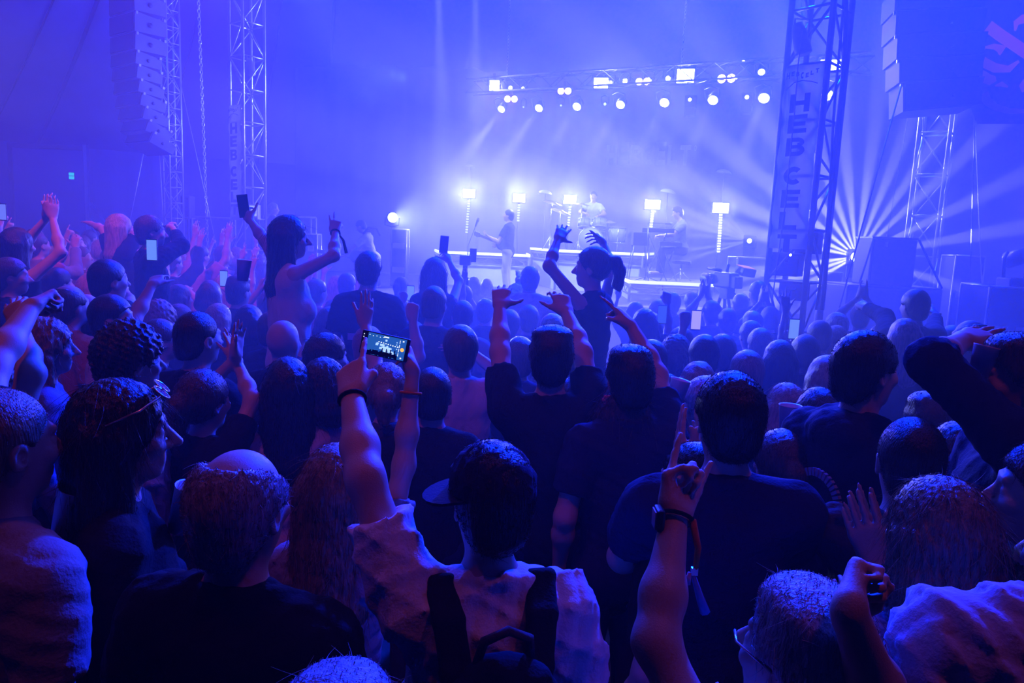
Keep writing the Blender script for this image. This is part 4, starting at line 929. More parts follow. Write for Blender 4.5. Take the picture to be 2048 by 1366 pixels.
MB().tube([(-.3, -.2, -.0), (-.34, -.3, -.28)], .012).build('spur', CHROME, bpy.data.objects['bass_drum']); MB().tube([(.3, -.2, -.0), (.34, -.3, -.28)], .012).build('spur', CHROME, bpy.data.objects['bass_drum'])
for lb, ox, oz, rr in (('small tom on the left of the bass drum', -.45, .66, .14), ('tom over the middle of the bass drum', -.08, .68, .16)):
    tm = drum('rack_tom', lb, (dx+ox, yk-.08, DZ+oz), rr, .2, (0, .3, 1), False); MB().tube([(0, 0, -.08), (.0, .02, DZ+.5-tm.location.z)], .014).build('holder', CHROME, tm)
drum('floor_tom', 'floor tom standing at the right of the kit', (dx+.36, yk-.05, DZ+.42), .20, .36)
drum('snare_drum', 'shallow snare in front of the drummer', (dx-.02, yk+.35, DZ+.58), .17, .14)
def cymbal(label, px, py, y, r, tx, ty, hat=False):
    c = at(px, py, y); t = thing('cymbal_stand', label, 'cymbal', (c.x, c.y, DZ)); hz = c.z-DZ; ax = V((tx, ty, 1)).normalized()
    MB().lathe([(.012, .03), (.05, .022), (.07, .006), (r, -.02), (r, -.024), (.06, .0), (.012, .02)], (0, 0, hz), ax, 32).build('cymbal', BRASS, t)
    if hat: MB().lathe([(.012, -.05), (.05, -.045), (r, -.03), (r, -.034), (.05, -.052)], (0, 0, hz), ax, 32).build('cymbal', BRASS, t)
    MB().tube([(0, 0, .3), (0, 0, hz+.04)], .011).build('pole', CHROME, t)
    for k in range(3):
        a = 2*PI*k/3+.4; MB().tube([(0, 0, .32), (.22*math.cos(a), .22*math.sin(a), .01)], .011, 6).build('leg', CHROME, t)
cymbal('upper left crash cymbal, tilted down to the right', 1104, 404, 17.5, .23, .22, -.2); cymbal('lower left cymbal tilted steeply to the right', 1122, 422, 17.3, .25, .30, -.22)
cymbal('flat cymbal to the left of the drummer', 1164, 408, 17.9, .22, .06, -.1); cymbal('hi-hat at the right end of the drum kit', 1219, 443, 17.6, .17, .0, -.05, True)
t = thing('drum_stool', 'round stool under the drummer', 'stool', (r_[0], 18.32, DZ)); MB().disc((0, 0, .40), (0, 0, 1), .17, .08, 24).build('seat', BLACK, t); MB().tube([(0, 0, .05), (0, 0, .38)], .02).build('post', CHROME, t)
for k in range(3): a = 2*PI*k/3; MB().tube([(0, 0, .2), (.24*math.cos(a), .24*math.sin(a), .01)], .012).build('leg', CHROME, t)
for k in (-1, 1):
    ii = dr['L' if k < 0 else 'R']; w = ii[1]; tag(MB().tube([w, w+V((.06*k, -.34, .04))], .008, 6, .006).build('drumstick', mat('stick_wood', (.5, .36, .2), .6)), 'drumstick in the drummer\'s %s hand' % ('left' if k < 0 else 'right'), 'drumstick')
# keyboard player
KZ = 1.40
r_, hg = on_stage(1366, 422, 15.3, KZ)
kb = build_person('keyboard player in a patterned shirt leaning over the keys', (r_[0]+.05, 15.3, KZ+.50), -88, 1.0, hair='messy', hc='brown', top='grey', seat='stool', tilt=-16, headpos=(0, .16, .93), lean=(0, .12), fuzz=0,
    L=dict(e3=(-.22, .26, .46), w3=(-.16, .50, .44), n=(0, 0, -1), pose='droop', lift=0), R=dict(e3=(.24, .24, .46), w3=(.14, .48, .44), n=(0, 0, -1), pose='droop', lift=0), legs='black', **B)
t = thing('keyboard_stool', 'slim stool under the keyboard player', 'stool', (r_[0]+.05, 15.3, KZ)); MB().box((0, 0, .40), (.34, .34, .07), bev=.02).build('seat', BLACK, t); MB().tube([(0, 0, .02), (0, 0, .38)], .02).build('post', CHROME, t)
for k in range(3): a = 2*PI*k/3+.3; MB().tube([(0, 0, .22), (.26*math.cos(a), .26*math.sin(a), .01)], .013).build('leg', CHROME, t)
def keyboard(label, px0, px1, py, y, dep, rot, legs=True, col=BLACK):
    a, b = at(px0, py, y), at(px1, py, y); c = (a+b)/2; t = thing('keyboard', label, 'keyboard', (c.x, c.y, KZ), rot); L = (b-a).length; hz = c.z-KZ
    MB().box((0, 0, hz), (L, dep, .09), bev=.012).build('body', col, t); MB().box((0, dep*.22, hz+.048), (L*.9, dep*.42, .012)).build('white_keys', WHITEP, t)
    g = MB()
    for i in range(18):
        if i % 7 not in (2, 6): g.box((-L*.43+L*.86*i/17, dep*.28, hz+.058), (L*.022, dep*.24, .014))
    g.build('black_keys', BLACK, t)
    if legs:
        for k in (-1, 1): MB().tube([(k*L*.36, -.18, .02), (-k*L*.30, .12, hz-.05)], .016, 6).build('leg', STEEL, t)
    return t
keyboard('upper keyboard on the keyboard stand, beside the strobe pole', 1285, 1347, 461, 14.9, .30, math.radians(-6)); keyboard('lower keyboard right in front of the seated player', 1318, 1362, 488, 15.05, .34, math.radians(-4), True)
t = thing('keyboard_case', 'dark square case on thin legs at the left of the keyboards', 'case', (*at(1280, 480, 14.75).xy, KZ)); zc_ = at(1280, 478, 14.75).z-KZ
MB().box((0, 0, zc_), (.32, .3, .26), bev=.012).build('body', BOXB, t)
for a, b in ((-1, -1), (1, -1), (-1, 1), (1, 1)): MB().tube([(a*.13, b*.12, zc_-.13), (a*.2, b*.15, .01)], .011, 6).build('leg', STEEL, t)
def mic(label, foot, joint, tip, zb, r=.011):
    t = thing('mic_stand', label, 'microphone stand', (foot.x, foot.y, zb)); f = V((foot.x, foot.y, zb))
    MB().tube([V((0, 0, .02)), joint-f], r).build('pole', STEEL, t); MB().tube([joint-f, tip-f], r*.8).build('boom', STEEL, t)
    d = (tip-joint).normalized(); MB().tube([tip-f, tip-f+d*.12], .016, 8, .022).build('microphone', BLACK, t); MB().disc(tip-f+d*.15, d, .03, .06, 12, .026).build('mic_head', mat('mic_mesh', (.3, .3, .32), .4, metal=.7), t)
    for k in range(3): a = 2*PI*k/3+.3; MB().tube([(0, 0, .10), (.26*math.cos(a), .26*math.sin(a), .012)], .011, 6).build('leg', STEEL, t)
f_ = at(934, 560, 14.6); mic('boom microphone stand in front of the singer', V((f_.x, 14.6, 0)), at(936, 492, 14.6), at(951, 453, 14.5), STZ)
f_ = at(1294, 540, 14.6); mic('boom microphone stand over the keyboards', V((f_.x, 14.6, 0)), at(1296, 446, 14.6), at(1330, 447, 14.75), KZ)
# boxes and cases on and beside the stage
CASE = mat('flight_case', (.04, .045, .07), .5)
def flight_case(label, c, size, rot=0, edge=.022, mm=CASE, feet=True):
    t = thing('flight_case', label, 'case', c, rot); w, d, h = size
    MB().box((0, 0, h/2+.03), (w, d, h-.06), bev=.01).build('shell', mm, t); g = MB()
    for a in (-1, 1):
        for b in (-1, 1):
            g.tube([(a*w/2, b*d/2, .03), (a*w/2, b*d/2, h)], edge, 6); g.tube([(-w/2, a*d/2, h if b > 0 else .04), (w/2, a*d/2, h if b > 0 else .04)], edge, 6); g.tube([(a*w/2, -d/2, h if b > 0 else .04), (a*w/2, d/2, h if b > 0 else .04)], edge, 6)
    g.build('edging', ALU, t)
    for zz in (.3, .72):
        MB().box((-w*.2, -d/2-.012, h*zz), (.13, .03, .12)).build('latch', ALU, t); MB().box((w*.2, -d/2-.012, h*zz), (.13, .03, .12)).build('latch', ALU, t)
    return t
q = at(799, 520, 15.7); flight_case('tall pale-edged flight case under the round side lamp', (q.x, 15.75, STZ), (.32, .4, at(799, 459, 15.7).z-STZ), 0, .016)
q = at(618, 480, 15.2); flight_case('low wide case behind the raised arm of the woman in the white top', (q.x, 15.2, STZ), (.42, .5, at(618, 468, 15.2).z-STZ), .1, .016)
q = at(1507, 540, 13.6); flight_case('wide pale-edged flight case left of the front tower\'s foot', (q.x, 13.75, STZ-.0), (.72, .6, at(1507, 516, 13.6).z-STZ), 0, .016)
q = at(1655, 560, 11.9); flight_case('flight case standing right behind the front tower\'s foot', (q.x, 12.1, 0), (.40, .5, at(1655, 545, 11.9).z), .12, .015)
q = at(1936, 560, 11.5); flight_case('tall black case on the right behind the audience', (q.x, 11.7, 0), (.42, .6, at(1936, 512, 11.5).z), math.radians(-12), .014, BOXB)
q = at(2030, 630, 8.2); flight_case('stacked dark flight case at the far right edge', (q.x+.06, 8.6, 0), (.56, .7, at(2030, 576, 8.2).z), math.radians(-8), .014, BOXB)
p = at(2030, 548, 8.5); t = thing('moving_head_light', 'switched-off moving light on the case at the right edge', 'stage light', (p.x, p.y, at(2030, 576, 8.5).z-.0))
MB().box((0, 0, .06), (.26, .26, .12), bev=.02).build('base', BLACK, t); MB().tube([(-.13, 0, .12), (-.15, 0, .34), (-.12, 0, .42)], .02).build('yoke', STEEL, t); MB().tube([(.13, 0, .12), (.15, 0, .34), (.12, 0, .42)], .02).build('yoke', STEEL, t); MB().disc((0, -.02, .36), (.3, -1, .3), .10, .26, 20, .085).build('head', STEEL, t)
# speaker stack at the right
y = 9.3; a_, b_ = at(1702, 572, y), at(1890, 575, y); zt = a_.z
t = thing('subwoofer', 'wide black subwoofer under the tilted speaker on the right', 'speaker', ((a_.x+b_.x)/2, y+.45, 0), math.radians(-3)); wd = b_.x-a_.x
MB().box((0, 0, zt/2), (wd, .85, zt), bev=.015).build('cabinet', BOXB, t); MB().box((0, -.43, zt/2), (wd*.95, .02, zt*.93)).build('grille', GRILLE, t)
MB().box((0, -.02, zt+.008), (wd*.98, .80, .016)).build('top_plate', mat('pale_top', (.35, .33, .38), .5), t)  # top plate paler than the black cabinet
a2, b2 = at(1748, 476, y+.2), at(1836, 476, y+.2); ht = a2.z-zt-.02; w2 = b2.x-a2.x
t = thing('stack_speaker', 'tall black speaker cabinet standing on the wide subwoofer', 'speaker', ((a2.x+b2.x)/2, y+.45, zt+.016), math.radians(-4))
MB().box((0, 0, ht/2), (w2, .55, ht), bev=.015).build('cabinet', BOXB, t); MB().box((.0, -.28, ht/2), (w2*.92, .02, ht*.94)).build('grille', GRILLE, t)
MB().box((-w2*.20, -.295, ht*.88), (.04, .01, .06)).build('badge', ALU, t); MB().box((0, 0, ht+.012), (w2*1.02, .57, .024)).build('top_frame', STEEL, t)
for k, (s_, e_) in enumerate((((1747, 478), (1719, 566)), ((1838, 480), (1884, 577)))):
    tag(MB().tube([at(*s_, y+.1), at(*e_, y+.0)], .014, 6).build('ratchet_strap', RUBBER), ('ratchet strap down the left side of the tall right speaker', 'ratchet strap down the right side of the tall right speaker')[k], 'strap')
# amplifier racks inside the foot of the front tower
for lb, py0, py1, px, w in (('dark amplifier hung inside the front tower under the banner', 508, 552, 1577, .30), ('dark dimmer box strapped to the right side of the front tower', 466, 508, 1620, .24), ('dark box hung low inside the front tower', 565, 600, 1590, .28)):
    a_ = at(px, py0, 8.1); b_ = at(px, py1, 8.1); t = thing('dimmer_box', lb, 'equipment box', (a_.x, 8.1, b_.z), -RHO); hh_ = a_.z-b_.z
    MB().box((0, 0, hh_/2), (w, .22, hh_), bev=.012).build('housing', BLACK, t); MB().box((0, 0, hh_+.008), (w*1.02, .23, .016)).build('lid', mat('grey_lid', (.3, .3, .34), .4), t); MB().tube([(-.05, -.12, hh_*.7), (-.05, -.15, hh_*.6), (.05, -.15, hh_*.6), (.05, -.12, hh_*.7)], .008, 6).build('handle', STEEL, t)
p = at(1581, 510, 7.75); tag(MB().disc(p, (0, -1, .1), .012, .014, 12).build('pilot_lamp', GLOWB), 'tiny bright pilot lamp on the amplifier in the tower', 'lamp')
# left cabinets and barriers near the left towers
for lb, px, py, y, sz in (('small pale box behind the slim left tower', 376, 415, 17.6, (.22, .3, .55)),):
    p = at(px, py, y); t = thing('wedge_monitor', lb, 'speaker', (p.x, p.y, at(px, 440, y).z)); MB().box((0, 0, .3), sz, bev=.015).build('cabinet', SIDEC, t); MB().box((0, -.16, .3), (.18, .02, .45)).build('grille', GRILLE, t); MB().tube([(0, 0, .05), (0, 0, floor_z(p.x, p.y)-t.location.z)], .03).build('stand', STEEL, t)
def rail(label, pxs, py_top, y, h=1.0):
    a, b = at(pxs[0], py_top, y), at(pxs[1], py_top+.043*(pxs[1]-pxs[0]), y); t = thing('guard_rail', label, 'railing', (a.x, a.y, a.z-h)); L = b.x-a.x
    MB().tube([(0, 0, h), (L, 0, h)], .024, 8).build('top_rail', ALU, t); MB().tube([(0, 0, h*.5), (L, 0, h*.5)], .018, 8).build('mid_rail', ALU, t)
    for k in range(int(L/1.1)+2): MB().tube([(min(L, k*1.1), 0, -.0), (min(L, k*1.1), 0, h)], .022, 8).build('post', ALU, t)
rail('pale guard rail between the two left towers', (384, 470), 434, 15.5, at(384, 434, 15.5).z-STZ); rail('faint guard rail right of the left banner tower', (528, 632), 431, 17.0, at(528, 431, 17.0).z-STZ)
build_person('crew member in a pale top standing behind the left banner tower', (at(548, 440, 15.6).x, 15.6, STZ), 60, 1.68, hair='short', hc='grey', top='grey', h=.016, fuzz=0)
# broadcast camera in the pit
p = at(1452, 560, 9.3); CM = mat('camera_black', (.012, .012, .014), .4)
t = thing('broadcast_camera', 'shoulder-mounted broadcast camera with a lit monitor hood above the crowd', 'camera', (p.x, p.y, 0), math.radians(20))
z = p.z
MB().box((0, 0, z), (.15, .36, .20), bev=.02).build('body', CM, t); MB().disc((-.05, .27, z), (-.1, 1, 0), .07, .26, 20).build('lens', CM, t); MB().tube([(-.10, -.02, z+.12), (-.12, .24, z+.14)], .022).build('microphone', CM, t); MB().box((0, -.22, z-.02), (.12, .1, .15), bev=.01).build('battery', CM, t)
MB().tube([(-.08, -.12, z+.11), (-.06, -.10, z+.19), (.10, .1, z+.19), (.1, .14, z+.11)], .018, 8).build('handle', CM, t)
MB().box((.26, -.04, z+.12), (.20, .18, .11), rotm(0, .2, .1), bev=.01).build('viewfinder_hood', CM, t); MB().box((.26, -.04, z+.178), (.18, .16, .008), rotm(0, .2, .1)).build('lit_edge', mat('hood_glow', (.5, .2, .25), .5, emit=(.6, .15, .3), strength=.8), t)  # reddish light on the hood top put in as glow
MB().box((0, -.05, z-.17), (.12, .16, .14), bev=.01).build('tripod_head', CM, t); MB().tube([(.06, -.02, z+.06), (.18, -.03, z+.12)], .014).build('hood_arm', CM, t); MB().tube([(.04, -.1, z-.16), (.22, -.42, z-.26)], .012).build('pan_bar', CM, t)
for k in range(3): a = 2*PI*k/3; MB().tube([(.05*math.cos(a), .05*math.sin(a), z-.2), (.42*math.cos(a), .42*math.sin(a), .01)], .022).build('leg', CM, t)
t = thing('camera_rig', 'small camera rig on a pole left of the singer, above the crowd', 'camera', (at(931, 520, 8.6).x, 8.6, 0)); z = at(931, 520, 8.6).z
MB().box((0, 0, z), (.13, .2, .12), bev=.01).build('body', CM, t); MB().disc((0, .14, z), (0, 1, 0), .045, .1, 14).build('lens', CM, t); MB().box((.09, 0, z+.06), (.08, .05, .16)).build('monitor', CM, t); MB().tube([(0, 0, .02), (0, 0, z-.06)], .03).build('pole', CM, t)
for k in range(3): a = 2*PI*k/3; MB().tube([(0, 0, .5), (.36*math.cos(a), .36*math.sin(a), .01)], .016).build('leg', CM, t)

# ------------------------------------------------------------------ the audience, nearest first
def phone(label, px, py, y, L=.15, W=.074, roll=0, yaw=0, pitch=0, lit=None, land=False, stage=False):
    """px, py: the middle; the screen faces back towards the camera's side of the hall"""
    c = at(px, py, y); t = thing('phone', label, 'phone', c); t.rotation_euler = (rotm(math.radians(yaw)) @ Matrix.Rotation(math.radians(pitch), 3, 'X') @ Matrix.Rotation(math.radians(roll), 3, 'Y')).to_euler()
    w, h = (L, W) if land else (W, L)
    MB().box((0, 0, 0), (w, .009, h), bev=.003).build('case', BLACK, t)
    m = mat('phone_off', (.01, .012, .02), .12) if lit is None else mat('phone_lit_%.2f_%.2f_%.2f' % lit, (.02, .02, .03), .2, emit=lit, strength=1.0)
    sw, sh = (w*.80, h*.90) if land else (w*.92, h*.9); ox = .004 if land else 0
    sc = MB().box((ox, -.0052, 0), (sw, .001, sh)).build('screen', m, t)
    if stage:
        e = lambda n, c, s: mat(n, (.02, .02, .02), .3, emit=c, strength=s)
        mk = MB(); dk = MB(); gl = MB(); rs = random.Random(4)
        for k in range(9): mk.box((ox-sw*.20+.0068*k, -.0060, sh*.16-.0006*k), (.003, .0006, .0022))
        for k in range(5): mk.box((ox-sw*.46+.010*k, -.0060, sh*.40-(.0015 if k % 2 else .0)), (.0022, .0006, .0018))
        mk.box((ox-.003, -.0060, sh*.43), (.014, .0006, .0028))
        for k in range(30): gl.box((ox-sw*.02+rs.gauss(0, .012), -.0058, -sh*.12+rs.gauss(0, .007)), (.005+.004*rs.random(), .0005, .004+.003*rs.random()))
        for k in range(4): gl.box((ox+sw*.26+rs.gauss(0, .004), -.0058, sh*.08+rs.gauss(0, .006)), (.003, .0005, .003))
        for k in range(22): dk.box((ox-sw*.45+sw*.75*k/21, -.0061, -sh*.42+.003*rs.random()), (.005, .0006, .009+.008*rs.random()))
        for k in range(4): dk.box((ox-sw*.08+.012*k, -.0064, -sh*.2), (.003, .0006, .012))
        bar = MB()
        for k in range(4): bar.box((ox+sw*.335, -.0062, sh*(.34-.20*k)), (.0016, .0006, .0095))
        for k, z_ in enumerate((.40, -.40)): bar.box((ox+sw*.42, -.0062, sh*z_), (.0045, .0006, .004))
        for z_ in (.38, .25, 0, -.38): bar.box((-w*.455, -.0058, sh*z_), (.0022, .0006, .0032))
        gl.build('picture_glow', e('pic_glow', (.35, .55, 1), 1.3), sc); mk.build('picture_lamps', e('pic_lamps', (.9, .97, 1), 1.6), sc); dk.build('picture_crowd', mat('pic_dark', (.003, .006, .03), .4), sc)
        bar.build('screen_icons', e('pic_white', (.8, .85, 1), 1.2), sc); MB().disc((ox+sw*.42, -.0062, 0), (0, 1, 0), .0055, .0008, 20).build('shutter_button', e('pic_orange', (1, .50, .10), 1.2), sc)
    return t
def cup(label, px, py, y, h=.12, r=.042, m=None, tilt=(0, 0)):
    c = at(px, py, y); t = thing('drink_cup', label, 'cup', c); t.rotation_euler = (tilt[0], tilt[1], 0)
    MB().lathe([(r*.72, -h/2), (r, h/2), (r*1.04, h/2+.003), (r*.95, h/2), (r*.68, -h/2+.006)], n=20).build('cup', m or mat('plastic_cup', (.6, .62, .68), .35), t); MB().disc((0, 0, h*.28), (0, 0, 1), r*.86, .004, 18).build('drink', mat('drink', (.25, .13, .05), .2), t)
    return t
# --- front row
f1 = person('person with shaved head and grey tee at the left edge, ear and cheek turned right', 2, 776, d=1.47, yaw=30, hair='buzz', hc='light', top='grey', legs='navy', tilt=-2)
f2 = person('woman with very long dark hair and sunglasses on her head, looking right', 243, 757, d=1.66, yaw=64, hair='verylong', hc='dark', top='black', fem=True, nose=1.1, sleeve='long')
t = thing('sunglasses', 'sunglasses pushed up on the head of the dark-haired woman on the left', 'sunglasses', f2['head']); t.rotation_euler = f2['rot'].to_euler()
g = MB(); ln = MB()
for sg_ in (-1, 1):
    pts = [(sg_*.038+.031*math.cos(k*PI/8), .085-.016*math.sin(k*PI/8), .104+.014*math.sin(k*PI/8)) for k in range(16)]; g.tube(pts, .0025, 5, closed=True)
    ln.add(pts+[(p_[0], p_[1]-.002, p_[2]-.002) for p_ in pts], [tuple(range(16)), tuple(range(16, 32))[::-1]]); g.tube([(sg_*.069, .083, .102), (sg_*.095, .04, .075), (sg_*.098, -.03, .045)], .003, 5)
g.tube([(-.008, .088, .106), (.008, .088, .106)], .0025, 5); g.build('frame', mat('gilt_frame', (.6, .5, .4), .25, metal=.8), t); ln.build('lenses', mat('dark_lens', (.16, .14, .2), .12, metal=.5), t)
f3 = person('older man with spiky grey hair round a bald crown, back of head and dark jacket', 483, 884, 186, yaw=14, hair='horseshoe', hc='grey', top='black', sleeve='long', fuzz=2600, bulk=1.12)
strands('hair_strands', f3['t'].children[3].data, 700, .034, .0011, 1.0, .05, hairm('grey'), f3['t'].children[3], 3)
f4 = person('man in white sweatshirt with a black backpack and backwards cap, one arm pointing up', 985, 874, d=1.52, yaw=-12, hair='short', hc='dark', top='white', cap=('navy', -1.25), sleeve='short', look=-8, hs=1.05, bulk=1.05, folds_amp=.006,
    L=dict(e=(730, 955), w=(703, 790), t=(700, 690), ef=-1, wf=1, pose='point', n=(.1, .9, .1)), R='down')
t = thing('backpack', 'black backpack on the back of the man in the white sweatshirt', 'backpack', f4['loc2w']((0, -.215, f4['zs']-.21)), f4['t'].rotation_euler[2])
bk = Solid(); bk.ell((0, -.02, -.02), (.155, .09, .24), .04); bk.ell((0, -.07, -.08), (.12, .06, .15), .04)
o = bpy.data.objects.new('bag', bk.mesh('bag', .008, wrinkle=folds(.004, 30, 5), m=topm('black'))); COL.objects.link(o); o.parent = t
for sg_ in (-1, 1):
    s_ = Solid(); pts = [(sg_*.07, .02, .04), (sg_*.085, .055, .14), (sg_*.10, .095, .235), (sg_*.112, .17, .283), (sg_*.125, .26, .20)]
    for a, b in zip(pts, pts[1:]):
        for off in (-.02, 0, .02): s_.cap((a[0]+off, a[1], a[2]), (b[0]+off, b[1], b[2]), .014, k=.012)
    o = bpy.data.objects.new('shoulder_strap', s_.mesh('shoulder_strap', .006, m=topm('black'))); COL.objects.link(o); o.parent = t
MB().tube([(-.055, .0, .19), (-.045, -.02, .25), (0, -.03, .275), (.045, -.02, .25), (.055, .0, .19)], .010).build('carry_loop', topm('charcoal'), t)
o = MB().tube([(-.17, -.06, .15), (0, -.115, .14), (.17, -.06, .15)], .004, 5).build('zip', STEEL, t)
f5 = person('woman with long light hair and grey tee holding a phone up in landscape', 676, 886, d=1.92, yaw=8, hair='verylong', hc='light', top='grey', fem=True,
    R=dict(e=(808, 930), w=(826, 738), t=(815, 672), ef=1, wf=-1, pose='hold', n=(-1, .2, 0)))
phone('phone held up in landscape, its screen filming the blue stage', 770, 692, f5['R'][1].y-.015, L=.138, W=.068, roll=10, land=True, lit=(.015, .10, .42), stage=True)
def band_on(info, side, frac, r, col, label=None):
    e, w = info[side][0], info[side][1]; q = w+(e-w)*frac; d = (e-w).normalized(); a = d.orthogonal().normalized(); b = d.cross(a)
    o = MB().tube([q+(a*math.cos(k*PI/8)+b*math.sin(k*PI/8))*r for k in range(16)], .0045, 6, closed=True).build('wristband', topm(col)); o.parent = info['t']; o.matrix_parent_inverse = (Matrix.Translation(info['t'].location) @ info['t'].rotation_euler.to_matrix().to_4x4()).inverted(); return o
band_on(f5, 'R', .22, .029, 'rust'); band_on(f4, 'L', .06, .032, 'black')
f6 = person('tall man with cropped dark hair and big ears in a dark polo collar', 1465, 741, d=1.90, yaw=0, hair='short', hc='dark', top='navy', bulk=1.12, L='clap', R='clap')
f8 = person('person with tousled grey hair and glasses at the bottom right, making a horns sign', 1622, 1160, d=1.10, yaw=-35, hair='messy', hc='grey', top='white', tilt=8, fuzz=3000,
    L=dict(e=(1312, 1285), w=(1350, 1030), t=(1388, 900), ef=1, wf=1, pose='horns', n=(.0, -1, .1)), R=dict(eW=at(1775, 1440, 1.02), wW=at(1698, 1225, .95), t=(1712, 1090), tf=1, pose='fist', n=(1, -.15, 0)))
g = MB(); g.tube([f8['head']+f8['rot'] @ V(q) for q in ((-.084, .0, .010), (-.080, .075, .014), (-.055, .098, .013))], .0025, 5)
tag(g.build('spectacles', mat('thin_metal', (.7, .7, .75), .25, metal=.8)), 'thin spectacles on the grey-haired person at the bottom right', 'glasses')
wpt = f8['L'][1]; band_on(f8, 'L', .03, .034, 'black')
t = thing('wrist_watch', 'dark watch on the raised horns-sign wrist', 'watch', wpt+V((-.02, -.02, 0))); MB().box((-.014, 0, .0), (.016, .04, .042), bev=.005).build('case', BLACK, t); MB().box((-.023, 0, 0), (.003, .03, .032)).build('glass', mat('watch_glass', (.3, .3, .4), .1), t)
t = thing('festival_ribbon', 'woven festival ribbon dangling from the horns-sign wrist', 'ribbon', wpt+V((.028, -.02, 0)))
g = MB(); g.tube([(0, 0, 0), (.012, -.01, -.05), (.010, -.012, -.09)], .007, 6, .005); g.build('band', topm('rust'), t); MB().box((.008, -.012, -.095), (.012, .008, .014)).build('clasp', ALU, t)
MB().tube([(.006, -.012, -.10), (.02, -.014, -.14), (.034, -.014, -.175)], .004, 6, .010).build('tail', topm('denim'), t); MB().tube([(.0, -.012, -.098), (-.004, -.014, -.12)], .004, 6, .006).build('tail', topm('pink'), t)
x0 = .69; f10 = build_person('person in a pale lilac shirt bending over at the bottom right corner', (x0, 1.02, 0), 0, 1.86, hair='short', hc='brown', top='lilac', headpos=(.46, .12, 1.76), lean=(.34, .10), h=.0075, bulk=1.15, sleeve='long', folds_amp=.007)
PAT = mat('patterned_cloth', (.20, .22, .34), .8, noise=1, nscale=95, color2=(.03, .04, .10)); 
f11 = person('woman with a straight grey-brown bob in a small-patterned blouse at the right', 1886, 952, d=1.46, yaw=-8, hair='bob', hc='light', top=PAT, fem=True, fuzz=2600, bulk=1.15)
f12 = person('shaven-headed person on the right clapping beside the cheek, silver earring', 1830, 833, d=1.88, yaw=16, hair='buzz', hc='dark', top='charcoal', L=dict(e=(1680, 1085), w=(1738, 1005), t=(1748, 930), pose='flat', n=(1, .2, 0), ef=1, wf=-1), R='clap')
tag(MB().tube([f12['head']+f12['rot'] @ V((.086+.012*math.cos(k*PI/8), -.004, -.045+.014*math.sin(k*PI/8))) for k in range(16)], .0016, 5, closed=True).build('hoop_earring', ALU), 'thin hoop earring on the shaven-headed person', 'earring')
f13 = person('woman with long brown hair behind the shaven-headed person', 1920, 842, 112, d=2.45, yaw=10, hair='long', hc='brown', top='navy', fem=True, L='clap', R='clap')
f14 = person('dark-haired man in a printed hoodie looking right, in profile', 1742, 661, d=2.3, yaw=70, hair='short', hc='dark', top='navy', hood=True, sleeve='long', nose=1.15, bulk=1.12)
pr = MB()
for k in range(26):
    a = PI*1.05-k*PI*1.25/25; pr.box((.098*math.cos(a), -.155-.0*k, f14['zs']-.19+.098*math.sin(a)), (.010, .012, .026), rotm(0, 0, -(a-PI/2)))
pr.build('back_print', mat('faded_print', (.25, .28, .42), .8), f14['t'])
f15 = person('curly-haired man at the right edge facing left, forearm raised over the crowd', 2046, 664, d=2.08, yaw=-78, hair='messy', hc='brown', top='navy', sleeve='rolled', nose=1.1, fuzz=2200,
    L=dict(e=(1832, 692), w=(1925, 682), t=(1990, 655), ef=1, wf=-1, pose='flat', n=(0, .3, -1)), R='cup')
cup('clear cup raised to the mouth of the man at the right edge', 1966, 722, 2.08, h=.085, r=.036, tilt=(0, .2))
f16 = person('person mostly outside the right edge, face turned left, clapping', 2104, 880, d=1.62, yaw=-62, hair='short', hc='brown', top='black', L='clap', R='clap')
f16b = person('person in denim blue at the right edge, only the sleeve and elbow in view', 2190, 985, d=1.30, yaw=-20, hair='short', hc='dark', top='denim', L=dict(e3=(-.32, .02, 1.22), w3=(-.24, .25, 1.28), pose='flat', n=(1, 0, 0), lift=0))
f17 = person('person with bluish grey hair, only the crown showing at the bottom edge', 674, 1342, d=1.0, yaw=0, hair='messy', hc='grey', top='black', fem=True)
# --- second and third rows
f18 = person('man with a mop of dark curls and a pale tee on the left', 262, 638, 115, yaw=46, hair='curly', hc='dark', top='lilac', folds_amp=.006)
f19 = person('man with receding dark crop in a black shirt, left of the middle', 397, 622, 74, yaw=30, hair='buzz', hc='dark', top='black', bulk=1.1)
f20 = person('woman with curly tied hair clapping, one bare forearm upright', 408, 737, d=2.75, yaw=25, hair='tied', hc='brown', top='black', fem=True, L='clapup', R=dict(e=(505, 800), w=(475, 725), t=(456, 660), pose='flat', n=(-1, .2, 0), wf=1))
f21 = person('bald man lit pink on the scalp, left of the middle', 568, 640, 60, yaw=12, hair=None, top='black')
f22 = person('woman with long straight dark hair and bare shoulder, left of the phone holder', 575, 713, d=2.9, yaw=-18, hair='verylong', hc='dark', top='stripe', fem=True, sleeve='none')
f23 = person('woman with a dark bob next to the raised pointing arm', 650, 714, d=3.0, yaw=10, hair='bob', hc='dark', top='denim', fem=True)
f24 = person('person with light hair scraped back, right under the filming phone', 775, 724, d=3.05, yaw=-5, hair='tied', hc='light', top='charcoal', fem=True)
f25 = person('man with cropped dark hair and visible ear beside the striped shirt', 866, 733, d=3.0, yaw=-6, hair='buzz', hc='dark', top='black', L='down')
f26 = person('person in a pale striped shirt shading the head with a bent arm', 922, 648, d=3.6, yaw=-10, hair='short', hc='brown', top='stripe', sleeve='short', R=dict(e=(1028, 772), w=(935, 698), t=(878, 690), ef=-1, wf=1, pose='flat', n=(0, .3, -1)))
